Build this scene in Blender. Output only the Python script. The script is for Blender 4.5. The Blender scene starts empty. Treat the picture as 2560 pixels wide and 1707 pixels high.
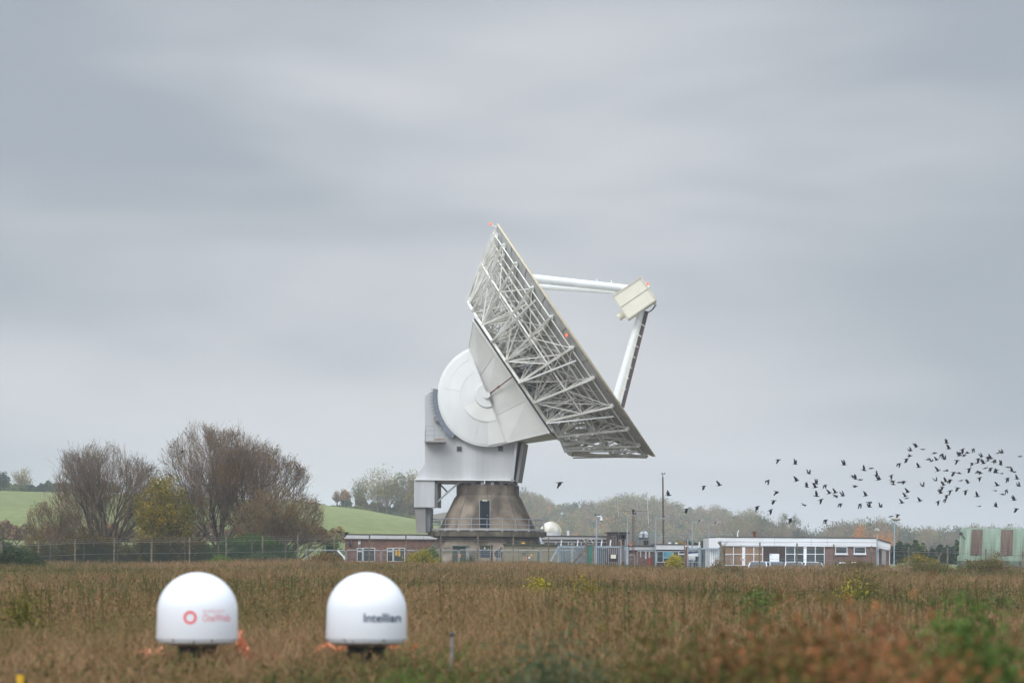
import bpy, math, random
import numpy as np
from mathutils import Vector, Matrix
rng = random.Random(7)
nr = np.random.default_rng(11)
R = math.radians
SC = bpy.context.scene
COL = SC.collection

# ------------------------------------------------------------------ camera
F = 85/36*2560            # focal length in photo pixels
CX, CY, H = 1280, 1382, 2.0
TH = R(0.42)              # slight roll of the camera
cd = bpy.data.cameras.new('camera'); cam = bpy.data.objects.new('camera', cd); COL.objects.link(cam)
cd.lens = 85; cd.sensor_width = 36; cd.sensor_fit = 'HORIZONTAL'
cd.shift_y = (CY-853.5)/2560; cd.clip_start = 0.5; cd.clip_end = 9000
ct, st = math.cos(TH), math.sin(TH)
cam.matrix_world = Matrix(((ct, -st, 0, 0), (0, 0, -1, 0), (st, ct, 0, H), (0, 0, 0, 1)))
cd.dof.use_dof = True; cd.dof.focus_distance = 212; cd.dof.aperture_fstop = 1.5
SC.camera = cam
def P(px, py, Y):
    a, b = px-CX, CY-py
    return Vector(((a*ct-b*st)/F*Y, Y, H+(a*st+b*ct)/F*Y))

# ------------------------------------------------------------------ sky and sun
W = bpy.data.worlds.new('World'); SC.world = W; W.use_nodes = True
nt = W.node_tree; N = nt.nodes; L = nt.links; N.clear()
def nd(t, **k):
    n = N.new(t)
    for a, b in k.items(): setattr(n, a, b)
    return n
def wmath(op, a, b=None, clamp=False):
    n = nd('ShaderNodeMath', operation=op); n.use_clamp = clamp
    for i, v in enumerate((a, b)):
        if v is None: continue
        if isinstance(v, (int, float)): n.inputs[i].default_value = v
        else: L.new(v, n.inputs[i])
    return n.outputs[0]
SUN_EL, SUN_AZ = R(42), R(215)      # azimuth clockwise from +Y: behind the camera, to the left
sky = nd('ShaderNodeTexSky', sky_type='NISHITA'); sky.sun_disc = False
sky.sun_elevation = SUN_EL; sky.sun_rotation = SUN_AZ; sky.air_density = 1.5; sky.dust_density = 3
bg1 = nd('ShaderNodeBackground'); L.new(sky.outputs[0], bg1.inputs[0]); bg1.inputs[1].default_value = 0.06
tc = nd('ShaderNodeTexCoord'); sep = nd('ShaderNodeSeparateXYZ'); L.new(tc.outputs['Generated'], sep.inputs[0])
mp = nd('ShaderNodeMapping'); mp.inputs['Scale'].default_value = (2.2, 2.2, 9.0); mp.inputs['Location'].default_value = (3.4, 0.3, 0.38)
mp.inputs['Rotation'].default_value = (0, R(3), 0)
L.new(tc.outputs['Generated'], mp.inputs[0])
no = nd('ShaderNodeTexNoise'); no.inputs['Scale'].default_value = 1.5; no.inputs['Detail'].default_value = 3.0
no.inputs['Roughness'].default_value = 0.5; no.inputs['Distortion'].default_value = 0.25
L.new(mp.outputs[0], no.inputs['Vector'])
cr = nd('ShaderNodeValToRGB'); cr.color_ramp.interpolation = 'EASE'
cr.color_ramp.elements[0].position = 0.28; cr.color_ramp.elements[0].color = (0.388, 0.436, 0.496, 1)
cr.color_ramp.elements[1].position = 0.72; cr.color_ramp.elements[1].color = (0.652, 0.670, 0.708, 1)
# cloud painted brighter straight ahead, darker outward, standing partly for lens vignetting
ax = wmath('MULTIPLY', sep.outputs[0], sep.outputs[0]); side = wmath('MULTIPLY', ax, 4.6)
dz = wmath('SUBTRACT', sep.outputs[2], 0.12); dz2 = wmath('MULTIPLY', wmath('MULTIPLY', dz, dz), 5.5)
side = wmath('MINIMUM', wmath('ADD', side, dz2), 0.34)
fac = wmath('SUBTRACT', wmath('ADD', no.outputs[0], 0.10), side)
L.new(fac, cr.inputs[0])
zen = nd('ShaderNodeMapRange'); zen.interpolation_type = 'SMOOTHSTEP'
for i, v in ((1, 0.24), (2, 0.9), (3, 1.0), (4, 4.2)): zen.inputs[i].default_value = v
L.new(sep.outputs[2], zen.inputs[0])
# brightness added to the unseen sky behind the camera, lighting camera-facing surfaces
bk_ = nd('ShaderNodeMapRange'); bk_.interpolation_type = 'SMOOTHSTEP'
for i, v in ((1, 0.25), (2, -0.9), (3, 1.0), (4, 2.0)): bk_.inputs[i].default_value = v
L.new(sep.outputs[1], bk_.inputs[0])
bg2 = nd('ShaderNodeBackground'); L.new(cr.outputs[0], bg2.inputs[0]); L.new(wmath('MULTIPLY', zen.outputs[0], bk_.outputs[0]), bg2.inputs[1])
mx = nd('ShaderNodeMixShader'); mx.inputs[0].default_value = 0.93
L.new(bg1.outputs[0], mx.inputs[1]); L.new(bg2.outputs[0], mx.inputs[2])
wo = nd('ShaderNodeOutputWorld'); L.new(mx.outputs[0], wo.inputs[0])
sl = bpy.data.lights.new('sun', 'SUN'); sl.energy = 1.35; sl.angle = R(25); sl.color = (1, 0.965, 0.92)
so = bpy.data.objects.new('sun', sl); COL.objects.link(so)
sd = Vector((math.sin(SUN_AZ)*math.cos(SUN_EL), math.cos(SUN_AZ)*math.cos(SUN_EL), math.sin(SUN_EL)))
so.rotation_euler = sd.to_track_quat('Z', 'Y').to_euler()
SC.view_settings.view_transform = 'Standard'; SC.view_settings.look = 'None'
SC.view_settings.exposure = 0.0; SC.view_settings.gamma = 1.0

# ------------------------------------------------------------------ materials
def s2l(c):
    return tuple(((v/255)/12.92 if v/255 <= 0.04045 else ((v/255+0.055)/1.055)**2.4) for v in c)
def mat(name, c, rough=0.7, var=0.12, scale=2.0, metal=0.0, stretch=(1, 1, 1), c2=None, amt=0.5, bump=0.0, emis=None, spec=0.4, detail=5):
    m = bpy.data.materials.new(name); m.use_nodes = True
    t = m.node_tree; b = t.nodes['Principled BSDF']
    b.inputs['Roughness'].default_value = rough; b.inputs['Metallic'].default_value = metal
    b.inputs['Specular IOR Level'].default_value = spec
    co = t.nodes.new('ShaderNodeTexCoord'); ma = t.nodes.new('ShaderNodeMapping'); ma.inputs['Scale'].default_value = stretch
    n = t.nodes.new('ShaderNodeTexNoise'); n.inputs['Scale'].default_value = scale; n.inputs['Detail'].default_value = detail
    t.links.new(co.outputs['Object'], ma.inputs[0]); t.links.new(ma.outputs[0], n.inputs['Vector'])
    r = t.nodes.new('ShaderNodeValToRGB')
    lo = tuple(v*(1-var) for v in c); hi = tuple(min(1, v*(1+var)) for v in c)
    if c2: lo = c2
    r.color_ramp.elements[0].position = 0.5-0.22*(1 if not c2 else 1.3*(1-amt)); r.color_ramp.elements[0].color = (*lo, 1)
    r.color_ramp.elements[1].position = 0.72 if not c2 else 0.5+0.3*(1-amt); r.color_ramp.elements[1].color = (*hi, 1)
    t.links.new(n.outputs[0], r.inputs[0]); t.links.new(r.outputs[0], b.inputs['Base Color'])
    if bump:
        bp = t.nodes.new('ShaderNodeBump'); bp.inputs['Strength'].default_value = bump; bp.inputs['Distance'].default_value = 0.05
        t.links.new(n.outputs[0], bp.inputs['Height']); t.links.new(bp.outputs[0], b.inputs['Normal'])
    if emis:
        b.inputs['Emission Color'].default_value = (*emis[0], 1); b.inputs['Emission Strength'].default_value = emis[1]
    return m
def ramp_mat(name, stops, rough=0.9, transl=0.15):
    """foliage: every leaf or blade has its own 'tone' that picks its colour"""
    m = bpy.data.materials.new(name); m.use_nodes = True; t = m.node_tree
    b = t.nodes['Principled BSDF']; b.inputs['Roughness'].default_value = rough; b.inputs['Specular IOR Level'].default_value = 0.15
    a = t.nodes.new('ShaderNodeAttribute'); a.attribute_name = 'tone'
    r = t.nodes.new('ShaderNodeValToRGB'); e = r.color_ramp.elements
    e[0].position = stops[0][0]; e[0].color = (*s2l(stops[0][1]), 1); e[1].position = stops[-1][0]; e[1].color = (*s2l(stops[-1][1]), 1)
    for p, c in stops[1:-1]:
        x = e.new(p); x.color = (*s2l(c), 1)
    t.links.new(a.outputs['Fac'], r.inputs[0]); t.links.new(r.outputs[0], b.inputs['Base Color'])
    if transl:
        tr = t.nodes.new('ShaderNodeBsdfTranslucent'); t.links.new(r.outputs[0], tr.inputs[0])
        ms = t.nodes.new('ShaderNodeMixShader'); ms.inputs[0].default_value = transl
        t.links.new(b.outputs[0], ms.inputs[1]); t.links.new(tr.outputs[0], ms.inputs[2])
        t.links.new(ms.outputs[0], t.nodes['Material Output'].inputs[0])
    return m
def brick_mat(name, c1, c2, mortar):
    m = bpy.data.materials.new(name); m.use_nodes = True; t = m.node_tree; b = t.nodes['Principled BSDF']; b.inputs['Roughness'].default_value = 0.9
    co = t.nodes.new('ShaderNodeTexCoord'); sp = t.nodes.new('ShaderNodeSeparateXYZ'); cb = t.nodes.new('ShaderNodeCombineXYZ')
    ad = t.nodes.new('ShaderNodeMath'); ad.operation = 'ADD'
    t.links.new(co.outputs['Object'], sp.inputs[0]); t.links.new(sp.outputs[0], ad.inputs[0]); t.links.new(sp.outputs[1], ad.inputs[1])
    t.links.new(ad.outputs[0], cb.inputs[0]); t.links.new(sp.outputs[2], cb.inputs[1])
    k = t.nodes.new('ShaderNodeTexBrick'); k.inputs['Scale'].default_value = 1; k.inputs['Brick Width'].default_value = 0.24; k.inputs['Row Height'].default_value = 0.085
    k.inputs['Mortar Size'].default_value = 0.011; k.inputs['Bias'].default_value = 0.0
    k.inputs['Color1'].default_value = (*c1, 1); k.inputs['Color2'].default_value = (*c2, 1); k.inputs['Mortar'].default_value = (*mortar, 1)
    n = t.nodes.new('ShaderNodeTexNoise'); n.inputs['Scale'].default_value = 1.6; n.inputs['Detail'].default_value = 6
    t.links.new(co.outputs['Object'], n.inputs['Vector'])
    mx = t.nodes.new('ShaderNodeMixRGB'); mx.blend_type = 'MULTIPLY'; mx.inputs[0].default_value = 0.55
    t.links.new(cb.outputs[0], k.inputs['Vector']); t.links.new(k.outputs[0], mx.inputs[1])
    rr = t.nodes.new('ShaderNodeValToRGB'); rr.color_ramp.elements[0].position = .3; rr.color_ramp.elements[0].color = (.45, .45, .45, 1); rr.color_ramp.elements[1].position = .7
    t.links.new(n.outputs[0], rr.inputs[0]); t.links.new(rr.outputs[0], mx.inputs[2]); t.links.new(mx.outputs[0], b.inputs['Base Color'])
    return m
M = dict(
 white=mat('white_painted_steel', (0.80, 0.80, 0.78), 0.5, 0.05, 0.6, c2=(0.70, 0.70, 0.66), amt=0.25),
 clad=mat('white_cladding', (0.79, 0.79, 0.765), 0.5, 0.04, 0.5, c2=(0.70, 0.70, 0.665), amt=0.3),
 clad2=mat('cream_cladding', (0.82, 0.815, 0.765), 0.55, 0.04, 0.5, c2=(0.74, 0.735, 0.68), amt=0.3),
 disc=mat('bright_white_cladding', (0.76, 0.76, 0.74), 0.5, 0.04, 0.6, stretch=(1, 1, .4), c2=(.70, .695, .66), amt=.3),
 truss=mat('off_white_truss_paint', (0.80, 0.79, 0.73), 0.55, 0.04, 1.5, c2=(0.58, 0.55, 0.47), amt=0.25),
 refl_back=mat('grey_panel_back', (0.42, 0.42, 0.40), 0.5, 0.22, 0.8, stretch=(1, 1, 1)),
 refl=mat('cream_reflector_face', (0.74, 0.72, 0.66), 0.5, 0.04),
 rim=mat('beige_rim', (0.66, 0.56, 0.38), 0.6, 0.1),
 grey=mat('pale_grey_cladding', (0.50, 0.50, 0.50), 0.55, 0.04, 0.5, stretch=(1.6, 1.6, .16), c2=(0.40, 0.40, 0.395), amt=0.5),
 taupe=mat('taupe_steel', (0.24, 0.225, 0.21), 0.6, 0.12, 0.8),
 dark=mat('dark_steel', (0.05, 0.05, 0.052), 0.6, 0.2),
 gear=mat('blue_grey_gear', (0.17, 0.19, 0.22), 0.5, 0.25, 6),
 rail=mat('galvanised_steel', (0.33, 0.36, 0.38), 0.45, 0.12, 4, metal=0.3),
 bluerail=mat('blue_grey_palisade_paint', (0.30, 0.37, 0.41), 0.5, 0.12, 4),
 rust=mat('rusty_brown', (0.20, 0.075, 0.04), 0.85, 0.3, 5),
 conc=mat('weathered_brown_concrete', (0.225, 0.180, 0.135), 0.92, 0.15, 0.6, stretch=(1, 1, .8), c2=(0.085, 0.066, 0.048), amt=0.62, bump=0.15, detail=8),
 slab=mat('mossy_platform_slab', (0.13, 0.11, 0.075), 0.9, 0.15, 1.2, stretch=(2, 2, .5), c2=(0.05, 0.042, 0.03), amt=0.4),
 strip=mat('grey_walkway_edge', (0.36, 0.34, 0.32), 0.8, 0.15, 1.5),
 cream=mat('cream_painted_box', (0.70, 0.655, 0.53), 0.55, 0.05, 1.0),
 door=mat('dark_blue_grey_door', (0.014, 0.019, 0.025), 0.9, 0.2, 2, spec=.1),
 radome=mat('white_gelcoat', (0.77, 0.77, 0.785), 0.28, 0.02, 1.5, spec=0.5),
 pale=mat('white_roof_fascia', (0.70, 0.70, 0.71), 0.5, 0.05, 0.8, c2=(.66, .66, .65), amt=.3),
 roof=mat('dark_roof_edge', (0.06, 0.06, 0.055), 0.8, 0.2),
 brick=brick_mat('red_brick', (0.36, 0.135, 0.075), (0.17, 0.085, 0.065), (0.26, 0.22, 0.19)),
 brickp=brick_mat('purple_brown_brick', (0.24, 0.10, 0.062), (0.15, 0.075, 0.065), (0.26, 0.22, 0.20)),
 glass=mat('dark_window_glass', (0.03, 0.045, 0.05), 0.08, 0.4, 0.7, spec=0.9),
 tan=mat('tan_blind_behind_glass', (0.22, 0.135, 0.08), 0.35, 0.3, 0.6, stretch=(1, 1, .4), c2=(0.17, 0.12, 0.085), amt=0.4),
 wframe=mat('white_window_frame', (0.8, 0.8, 0.8), 0.4, 0.04),
 brown=mat('dark_brown_boarding', (0.048, 0.030, 0.027), 0.7, 0.15, 1, stretch=(.4, .4, 8)),
 khaki=mat('khaki_cabin', (0.235, 0.205, 0.135), 0.7, 0.10, 0.8),
 green=mat('dark_green_paint', (0.04, 0.16, 0.125), 0.5, 0.15),
 dgreen=mat('dark_green_box', (0.05, 0.065, 0.04), 0.7, 0.2),
 navy=mat('navy_box', (0.03, 0.04, 0.065), 0.5, 0.2),
 hut=mat('pale_green_corrugated', (0.205, 0.26, 0.19), 0.75, 0.1, 0.9, stretch=(3.0, .3, .3), c2=(0.14, 0.175, 0.13), amt=0.4, detail=7),
 hutlow=mat('mossy_green_corrugated', (0.11, 0.14, 0.105), 0.85, 0.12, 0.9, stretch=(3.0, .3, .3), c2=(0.055, 0.065, 0.05), amt=0.5, detail=7),
 hutrust=mat('brown_rooflight', (0.115, 0.078, 0.058), 0.85, 0.15, 0.8, stretch=(6, .4, .4), c2=(0.075, 0.052, 0.04), amt=.4),
 post=mat('mossy_concrete_post', (0.21, 0.17, 0.12), 0.95, 0.2, 3, c2=(0.09, 0.08, 0.05), amt=.4),
 postp=mat('pale_concrete_post', (0.36, 0.34, 0.29), 0.95, 0.15, 3, c2=(0.17, 0.16, 0.12), amt=.3),
 wood=mat('weathered_timber_pole', (0.14, 0.115, 0.085), 0.9, 0.3, 3, stretch=(4, 4, .4)),
 bark=mat('lichen_bark', (0.105, 0.088, 0.062), 0.95, 0.3, 2.5, c2=(0.05, 0.042, 0.032), amt=.4),
 twig=mat('red_brown_twigs', (0.155, 0.115, 0.082), 0.95, 0.25, 1.2),
 twig2=mat('olive_brown_twigs', (0.16, 0.125, 0.075), 0.95, 0.25, 1.2),
 orange=mat('orange_plastic', (0.72, 0.24, 0.11), 0.5, 0.15),
 red=mat('red_paint', (0.30, 0.03, 0.03), 0.5, 0.1),
 lamp_red=mat('red_lamp_glass', (0.8, 0.12, 0.05), 0.4, 0.05, emis=((1, 0.16, 0.05), 1.0)),
 logo_red=mat('coral_red_print', (0.80, 0.115, 0.12), 0.5, 0.02),
 logo_pink=mat('pale_red_print', (0.80, 0.33, 0.34), 0.5, 0.02),
 logo_navy=mat('navy_print', (0.02, 0.05, 0.10), 0.5, 0.02),
 exit=mat('pale_green_sign', (0.62, 0.70, 0.50), 0.5, 0.05),
 teal=mat('teal_banner', (0.10, 0.36, 0.44), 0.6, 0.3, 1.5, c2=(0.05, 0.2, 0.3), amt=.4),
 yellow=mat('yellow_paint', (0.75, 0.42, 0.02), 0.5, 0.08),
 blueprint=mat('dark_blue_print', (0.02, 0.04, 0.15), 0.5, 0.05),
 bird=mat('black_feathers', (0.005, 0.005, 0.007), 0.9, 0.3, 8, spec=.1),
 carw=mat('white_car_paint', (0.72, 0.73, 0.76), 0.25, 0.02, spec=.6),
 carb=mat('silver_blue_car_paint', (0.33, 0.38, 0.45), 0.25, 0.02, spec=.6),
 tyre=mat('black_rubber', (0.02, 0.02, 0.02), 0.9, 0.1),
 patina=mat('stained_white_dome', (0.78, 0.76, 0.68), 0.35, 0.06, 1.2, c2=(0.52, 0.47, 0.36), amt=.25),
 smoke=None,
)
def two_field_mat():
    m = bpy.data.materials.new('pasture_and_soil'); m.use_nodes = True; t = m.node_tree; b = t.nodes['Principled BSDF']; b.inputs['Roughness'].default_value = 1; b.inputs['Specular IOR Level'].default_value = 0.05
    co = t.nodes.new('ShaderNodeTexCoord')
    def noise(sc, det, stretch=(1, 1, 1)):
        ma = t.nodes.new('ShaderNodeMapping'); ma.inputs['Scale'].default_value = stretch
        n = t.nodes.new('ShaderNodeTexNoise'); n.inputs['Scale'].default_value = sc; n.inputs['Detail'].default_value = det
        t.links.new(co.outputs['Object'], ma.inputs[0]); t.links.new(ma.outputs[0], n.inputs['Vector']); return n.outputs[0]
    def ramp(f, a, ca, b_, cb):
        r = t.nodes.new('ShaderNodeValToRGB'); r.color_ramp.elements[0].position = a; r.color_ramp.elements[0].color = (*ca, 1)
        r.color_ramp.elements[1].position = b_; r.color_ramp.elements[1].color = (*cb, 1); t.links.new(f, r.inputs[0]); return r.outputs[0]
    g = ramp(noise(0.03, 6, (1, .35, 1)), .3, (0.145, 0.165, 0.060), .7, (0.215, 0.232, 0.095))
    g2 = ramp(noise(0.35, 5), .35, (.68, .7, .6), .65, (1, 1, 1))
    mu = t.nodes.new('ShaderNodeMixRGB'); mu.blend_type = 'MULTIPLY'; mu.inputs[0].default_value = 1; t.links.new(g, mu.inputs[1]); t.links.new(g2, mu.inputs[2])
    s = ramp(noise(0.8, 8), .3, (0.06, 0.045, 0.026), .7, (0.13, 0.10, 0.06))
    a = t.nodes.new('ShaderNodeAttribute'); a.attribute_name = 'field'
    mx = t.nodes.new('ShaderNodeMixRGB'); t.links.new(a.outputs['Fac'], mx.inputs[0]); t.links.new(s, mx.inputs[1]); t.links.new(mu.outputs[0], mx.inputs[2])
    t.links.new(mx.outputs[0], b.inputs['Base Color']); return m
def link_fence_mat(name, col, gap, cover):
    """chain-link wire as a woven diamond pattern on the mesh sheet: wire or open air"""
    m = bpy.data.materials.new(name); m.use_nodes = True; t = m.node_tree; b = t.nodes['Principled BSDF']
    b.inputs['Base Color'].default_value = (*col, 1); b.inputs['Roughness'].default_value = 0.9; b.inputs['Specular IOR Level'].default_value = 0
    co = t.nodes.new('ShaderNodeTexCoord'); sp = t.nodes.new('ShaderNodeSeparateXYZ'); t.links.new(co.outputs['Object'], sp.inputs[0])
    def mth(op, a, b_):
        n = t.nodes.new('ShaderNodeMath'); n.operation = op
        for i, v in enumerate((a, b_)):
            if isinstance(v, (int, float)): n.inputs[i].default_value = v
            else: t.links.new(v, n.inputs[i])
        return n.outputs[0]
    def line(s):
        f = mth('FRACT', mth('DIVIDE', mth(s, sp.outputs[0], sp.outputs[2]), gap), 0); return mth('LESS_THAN', f, cover)
    f = mth('MAXIMUM', line('ADD'), line('SUBTRACT'))
    tr = t.nodes.new('ShaderNodeBsdfTransparent'); ms = t.nodes.new('ShaderNodeMixShader')
    t.links.new(f, ms.inputs[0]); t.links.new(tr.outputs[0], ms.inputs[1]); t.links.new(b.outputs[0], ms.inputs[2]); t.links.new(ms.outputs[0], t.nodes['Material Output'].inputs[0])
    return m
M['chain'] = link_fence_mat('chain_link_wire', (0.06, 0.085, 0.075), 0.07, 0.04)
M['netting'] = link_fence_mat('green_windbreak_netting', (0.022, 0.034, 0.024), 0.02, 0.34)
M['weldmesh'] = link_fence_mat('grey_welded_mesh', (0.25, 0.27, 0.28), 0.09, 0.035)
M['dry'] = ramp_mat('dry_field_grass', [(0, (56, 62, 32)), (.13, (88, 90, 48)), (.27, (112, 98, 58)), (.42, (154, 124, 88)), (.58, (112, 84, 60)), (.74, (172, 142, 102)), (.88, (130, 86, 64)), (1, (98, 94, 52))])
M['weed'] = ramp_mat('mixed_weeds', [(0, (38, 50, 26)), (.25, (68, 80, 38)), (.5, (98, 92, 46)), (.75, (112, 80, 50)), (1, (142, 94, 62))])
M['bramble'] = ramp_mat('bramble_leaves', [(0, (34, 42, 28)), (.4, (62, 76, 44)), (.7, (84, 92, 58)), (1, (112, 84, 58))])
M['bluegreen'] = ramp_mat('blue_green_leaves', [(0, (44, 54, 40)), (.5, (74, 86, 62)), (1, (100, 108, 76))])
M['yellowleaf'] = ramp_mat('yellow_autumn_leaves', [(0, (64, 68, 28)), (.35, (104, 100, 36)), (.65, (146, 124, 36)), (.9, (186, 146, 44)), (1, (200, 168, 80))])
M['yflower'] = ramp_mat('yellow_flowers', [(0, (80, 84, 30)), (.4, (150, 138, 40)), (.8, (205, 188, 60)), (1, (215, 200, 150))])
M['freshgreen'] = ramp_mat('fresh_green_leaves', [(0, (50, 70, 30)), (.5, (82, 104, 46)), (1, (112, 128, 62))])
M['redleaf'] = ramp_mat('red_bramble_leaves', [(0, (56, 64, 34)), (.3, (84, 82, 42)), (.55, (112, 82, 50)), (.8, (150, 96, 62)), (1, (172, 116, 76))])
M['hawthorn'] = ramp_mat('sparse_brown_leaves', [(0, (70, 58, 34)), (.5, (108, 92, 44)), (.8, (146, 112, 50)), (1, (170, 96, 60))])
M['twigs'] = ramp_mat('fine_twig_tones', [(0, (84, 70, 54)), (.5, (116, 94, 74)), (1, (138, 112, 84))], transl=0)
M['far'] = ramp_mat('far_wood_crowns', [(0, (30, 46, 34)), (.16, (50, 70, 48)), (.3, (100, 108, 62)), (.45, (146, 132, 66)), (.58, (108, 92, 68)), (.72, (136, 108, 84)), (.84, (188, 132, 58)), (1, (200, 112, 54))], transl=0.1)
M['terrain'] = two_field_mat()

# ------------------------------------------------------------------ mesh helpers
ORG = {}
def org(o): return ORG.get(o.name, Vector((0, 0, 0))) if o else Vector((0, 0, 0))
def tag(o, label=None, cat=None, group=None, kind=None):
    if label: o['label'] = label
    if cat: o['category'] = cat
    if group: o['group'] = group
    if kind: o['kind'] = kind
    return o
def thing(name, label, cat, loc, group=None):
    o = bpy.data.objects.new(name, None); COL.objects.link(o); o.location = loc; o.empty_display_size = 0.3
    ORG[o.name] = Vector(loc); return tag(o, label, cat, group)
class MB:
    skew = 0.0          # sideways run per metre of depth
    def __init__(s): s.v = []; s.f = []; s.mi = []; s.cur = 0
    def add(s, vs, fs):
        b = len(s.v); s.v += [tuple(x) for x in vs]; s.f += [tuple(i+b for i in q) for q in fs]; s.mi += [s.cur]*len(fs); return s
    def box(s, a, b):
        x0, y0, z0 = (min(a[i], b[i]) for i in range(3)); x1, y1, z1 = (max(a[i], b[i]) for i in range(3))
        return s.add([(x0, y0, z0), (x1, y0, z0), (x1, y1, z0), (x0, y1, z0), (x0, y0, z1), (x1, y0, z1), (x1, y1, z1), (x0, y1, z1)],
                     [(0, 3, 2, 1), (4, 5, 6, 7), (0, 1, 5, 4), (1, 2, 6, 5), (2, 3, 7, 6), (3, 0, 4, 7)])
    def pbox(s, x0, y0, x1, y1, Y, d):
        """box whose front face fills the pixel rectangle at distance Y and runs back by d"""
        a = P((x0+x1)/2, (y0+y1)/2, Y); w = abs(x1-x0)/F*Y/2; h = abs(y1-y0)/F*Y/2
        return s.box((a.x-w, Y, a.z-h), (a.x+w, Y+d, a.z+h))
    def tube(s, p, q, r0, r1=None, n=6, cap=True):
        p = Vector(p); q = Vector(q); r1 = r0 if r1 is None else r1; d = q-p
        if d.length < 1e-6: return s
        a = d.orthogonal().normalized(); b = d.cross(a).normalized(); vs = []
        for c, r in ((p, r0), (q, r1)):
            for i in range(n):
                t = 2*math.pi*i/n; vs.append(c+a*(r*math.cos(t))+b*(r*math.sin(t)))
        fs = [(i, (i+1) % n, n+(i+1) % n, n+i) for i in range(n)]
        if cap: fs += [tuple(range(n))[::-1], tuple(range(n, 2*n))]
        return s.add(vs, fs)
    def bar(s, p, q, w, h=None, up=Vector((0, 1, 0))):
        p = Vector(p); q = Vector(q); h = h or w; d = (q-p).normalized(); a = d.cross(up)
        if a.length < 1e-3: a = d.orthogonal()
        a.normalize(); b = d.cross(a).normalized(); vs = []
        for c in (p, q):
            for i, j in ((-1, -1), (1, -1), (1, 1), (-1, 1)): vs.append(c+a*(i*w/2)+b*(j*h/2))
        return s.add(vs, [(0, 1, 5, 4), (1, 2, 6, 5), (2, 3, 7, 6), (3, 0, 4, 7), (3, 2, 1, 0), (4, 5, 6, 7)])
    def path(s, pts, r, n=6):
        for a, b in zip(pts, pts[1:]): s.tube(a, b, r, r, n)
        return s
    def prism(s, pts, Y, d, shift=(0, 0)):
        """pixel outline (as photographed) at distance Y, extruded away by d"""
        fr = [P(x, y, Y) for x, y in pts]; n = len(fr)
        bk = [Vector((v.x+shift[0]+s.skew*d, Y+d, v.z+shift[1])) for v in fr]
        return s.add(fr+bk, [tuple(range(n)), tuple(range(n, 2*n))[::-1]]+[(i, n+i, n+(i+1) % n, (i+1) % n) for i in range(n)])
    def lathe(s, c, prof, n=32, a0=0, a1=2*math.pi, closed=True, rot=0, smooth=True):
        c = Vector(c); m = len(prof); vs = []
        k = n if closed else n+1
        for i in range(k):
            t = a0+(a1-a0)*i/n+rot
            for r, z in prof: vs.append((c.x+r*math.cos(t), c.y+r*math.sin(t), c.z+z))
        fs = []
        for i in range(n):
            j = (i+1) % k
            for q in range(m-1): fs.append((i*m+q, j*m+q, j*m+q+1, i*m+q+1))
        return s.add(vs, fs)
    def ball(s, c, r, n=10, m=6, sc=(1, 1, 1)):
        c = Vector(c); vs = [c+Vector((0, 0, r*sc[2]))]
        for j in range(1, m):
            t = math.pi*j/m
            for i in range(n):
                p = 2*math.pi*i/n; vs.append(c+Vector((r*sc[0]*math.sin(t)*math.cos(p), r*sc[1]*math.sin(t)*math.sin(p), r*sc[2]*math.cos(t))))
        vs.append(c-Vector((0, 0, r*sc[2]))); fs = []
        for i in range(n):
            fs.append((0, 1+i, 1+(i+1) % n)); e = 1+(m-2)*n; fs.append((len(vs)-1, e+(i+1) % n, e+i))
            for j in range(m-2): a = 1+j*n; fs.append((a+i, a+n+i, a+n+(i+1) % n, a+(i+1) % n))
        return s.add(vs, fs)
    def build(s, name, mats, parent=None, smooth=False, bevel=0, label=None):
        o_ = org(parent); me = bpy.data.meshes.new(name)
        me.from_pydata([(v[0]-o_.x, v[1]-o_.y, v[2]-o_.z) for v in s.v], [], s.f)
        for m in (mats if isinstance(mats, (list, tuple)) else [mats]): me.materials.append(M[m] if isinstance(m, str) else m)
        me.polygons.foreach_set('material_index', s.mi)
        me.update()
        o = bpy.data.objects.new(name, me); COL.objects.link(o)
        if smooth:
            me.polygons.foreach_set('use_smooth', [True]*len(me.polygons)); me.set_sharp_from_angle(angle=R(38))
        if bevel:
            b = o.modifiers.new('bevel', 'BEVEL'); b.width = bevel; b.segments = 2; b.limit_method = 'ANGLE'
        if parent: o.parent = parent; ORG[o.name] = o_
        if label: o['label'] = label
        return o
def mb(): return MB()
def np_quads(name, V, tone, m, parent=None, origin=None):
    """V (n,4,3) world coordinates; tone (n,) one colour number per face"""
    n = len(V); o_ = org(parent) if origin is None else Vector(origin)
    me = bpy.data.meshes.new(name); V = (V-np.array(o_)).reshape(-1, 3).astype(np.float32)
    me.vertices.add(4*n); me.loops.add(4*n); me.polygons.add(n)
    me.vertices.foreach_set('co', V.ravel()); me.loops.foreach_set('vertex_index', np.arange(4*n, dtype=np.int32))
    me.polygons.foreach_set('loop_start', np.arange(0, 4*n, 4, dtype=np.int32)); me.update(calc_edges=True)
    a = me.attributes.new('tone', 'FLOAT', 'FACE'); a.data.foreach_set('value', np.clip(tone, 0, 1).astype(np.float32))
    me.materials.append(M[m]); o = bpy.data.objects.new(name, me); COL.objects.link(o)
    if parent: o.parent = parent; ORG[o.name] = o_
    elif origin is not None: o.location = origin
    return o
def unit(n):
    v = nr.normal(size=(n, 3)); return v/np.linalg.norm(v, axis=1, keepdims=True)
def leaves(C, size):
    n = len(C); a = unit(n); b = np.cross(a, unit(n)); b /= np.linalg.norm(b, axis=1, keepdims=True)+1e-9
    s = (size*(0.6+0.8*nr.random(n)))[:, None] if np.isscalar(size) else size[:, None]
    a = a*s*.5; b = b*s*.32
    return np.stack([C-a, C+b, C+a, C-b], axis=1)
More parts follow.
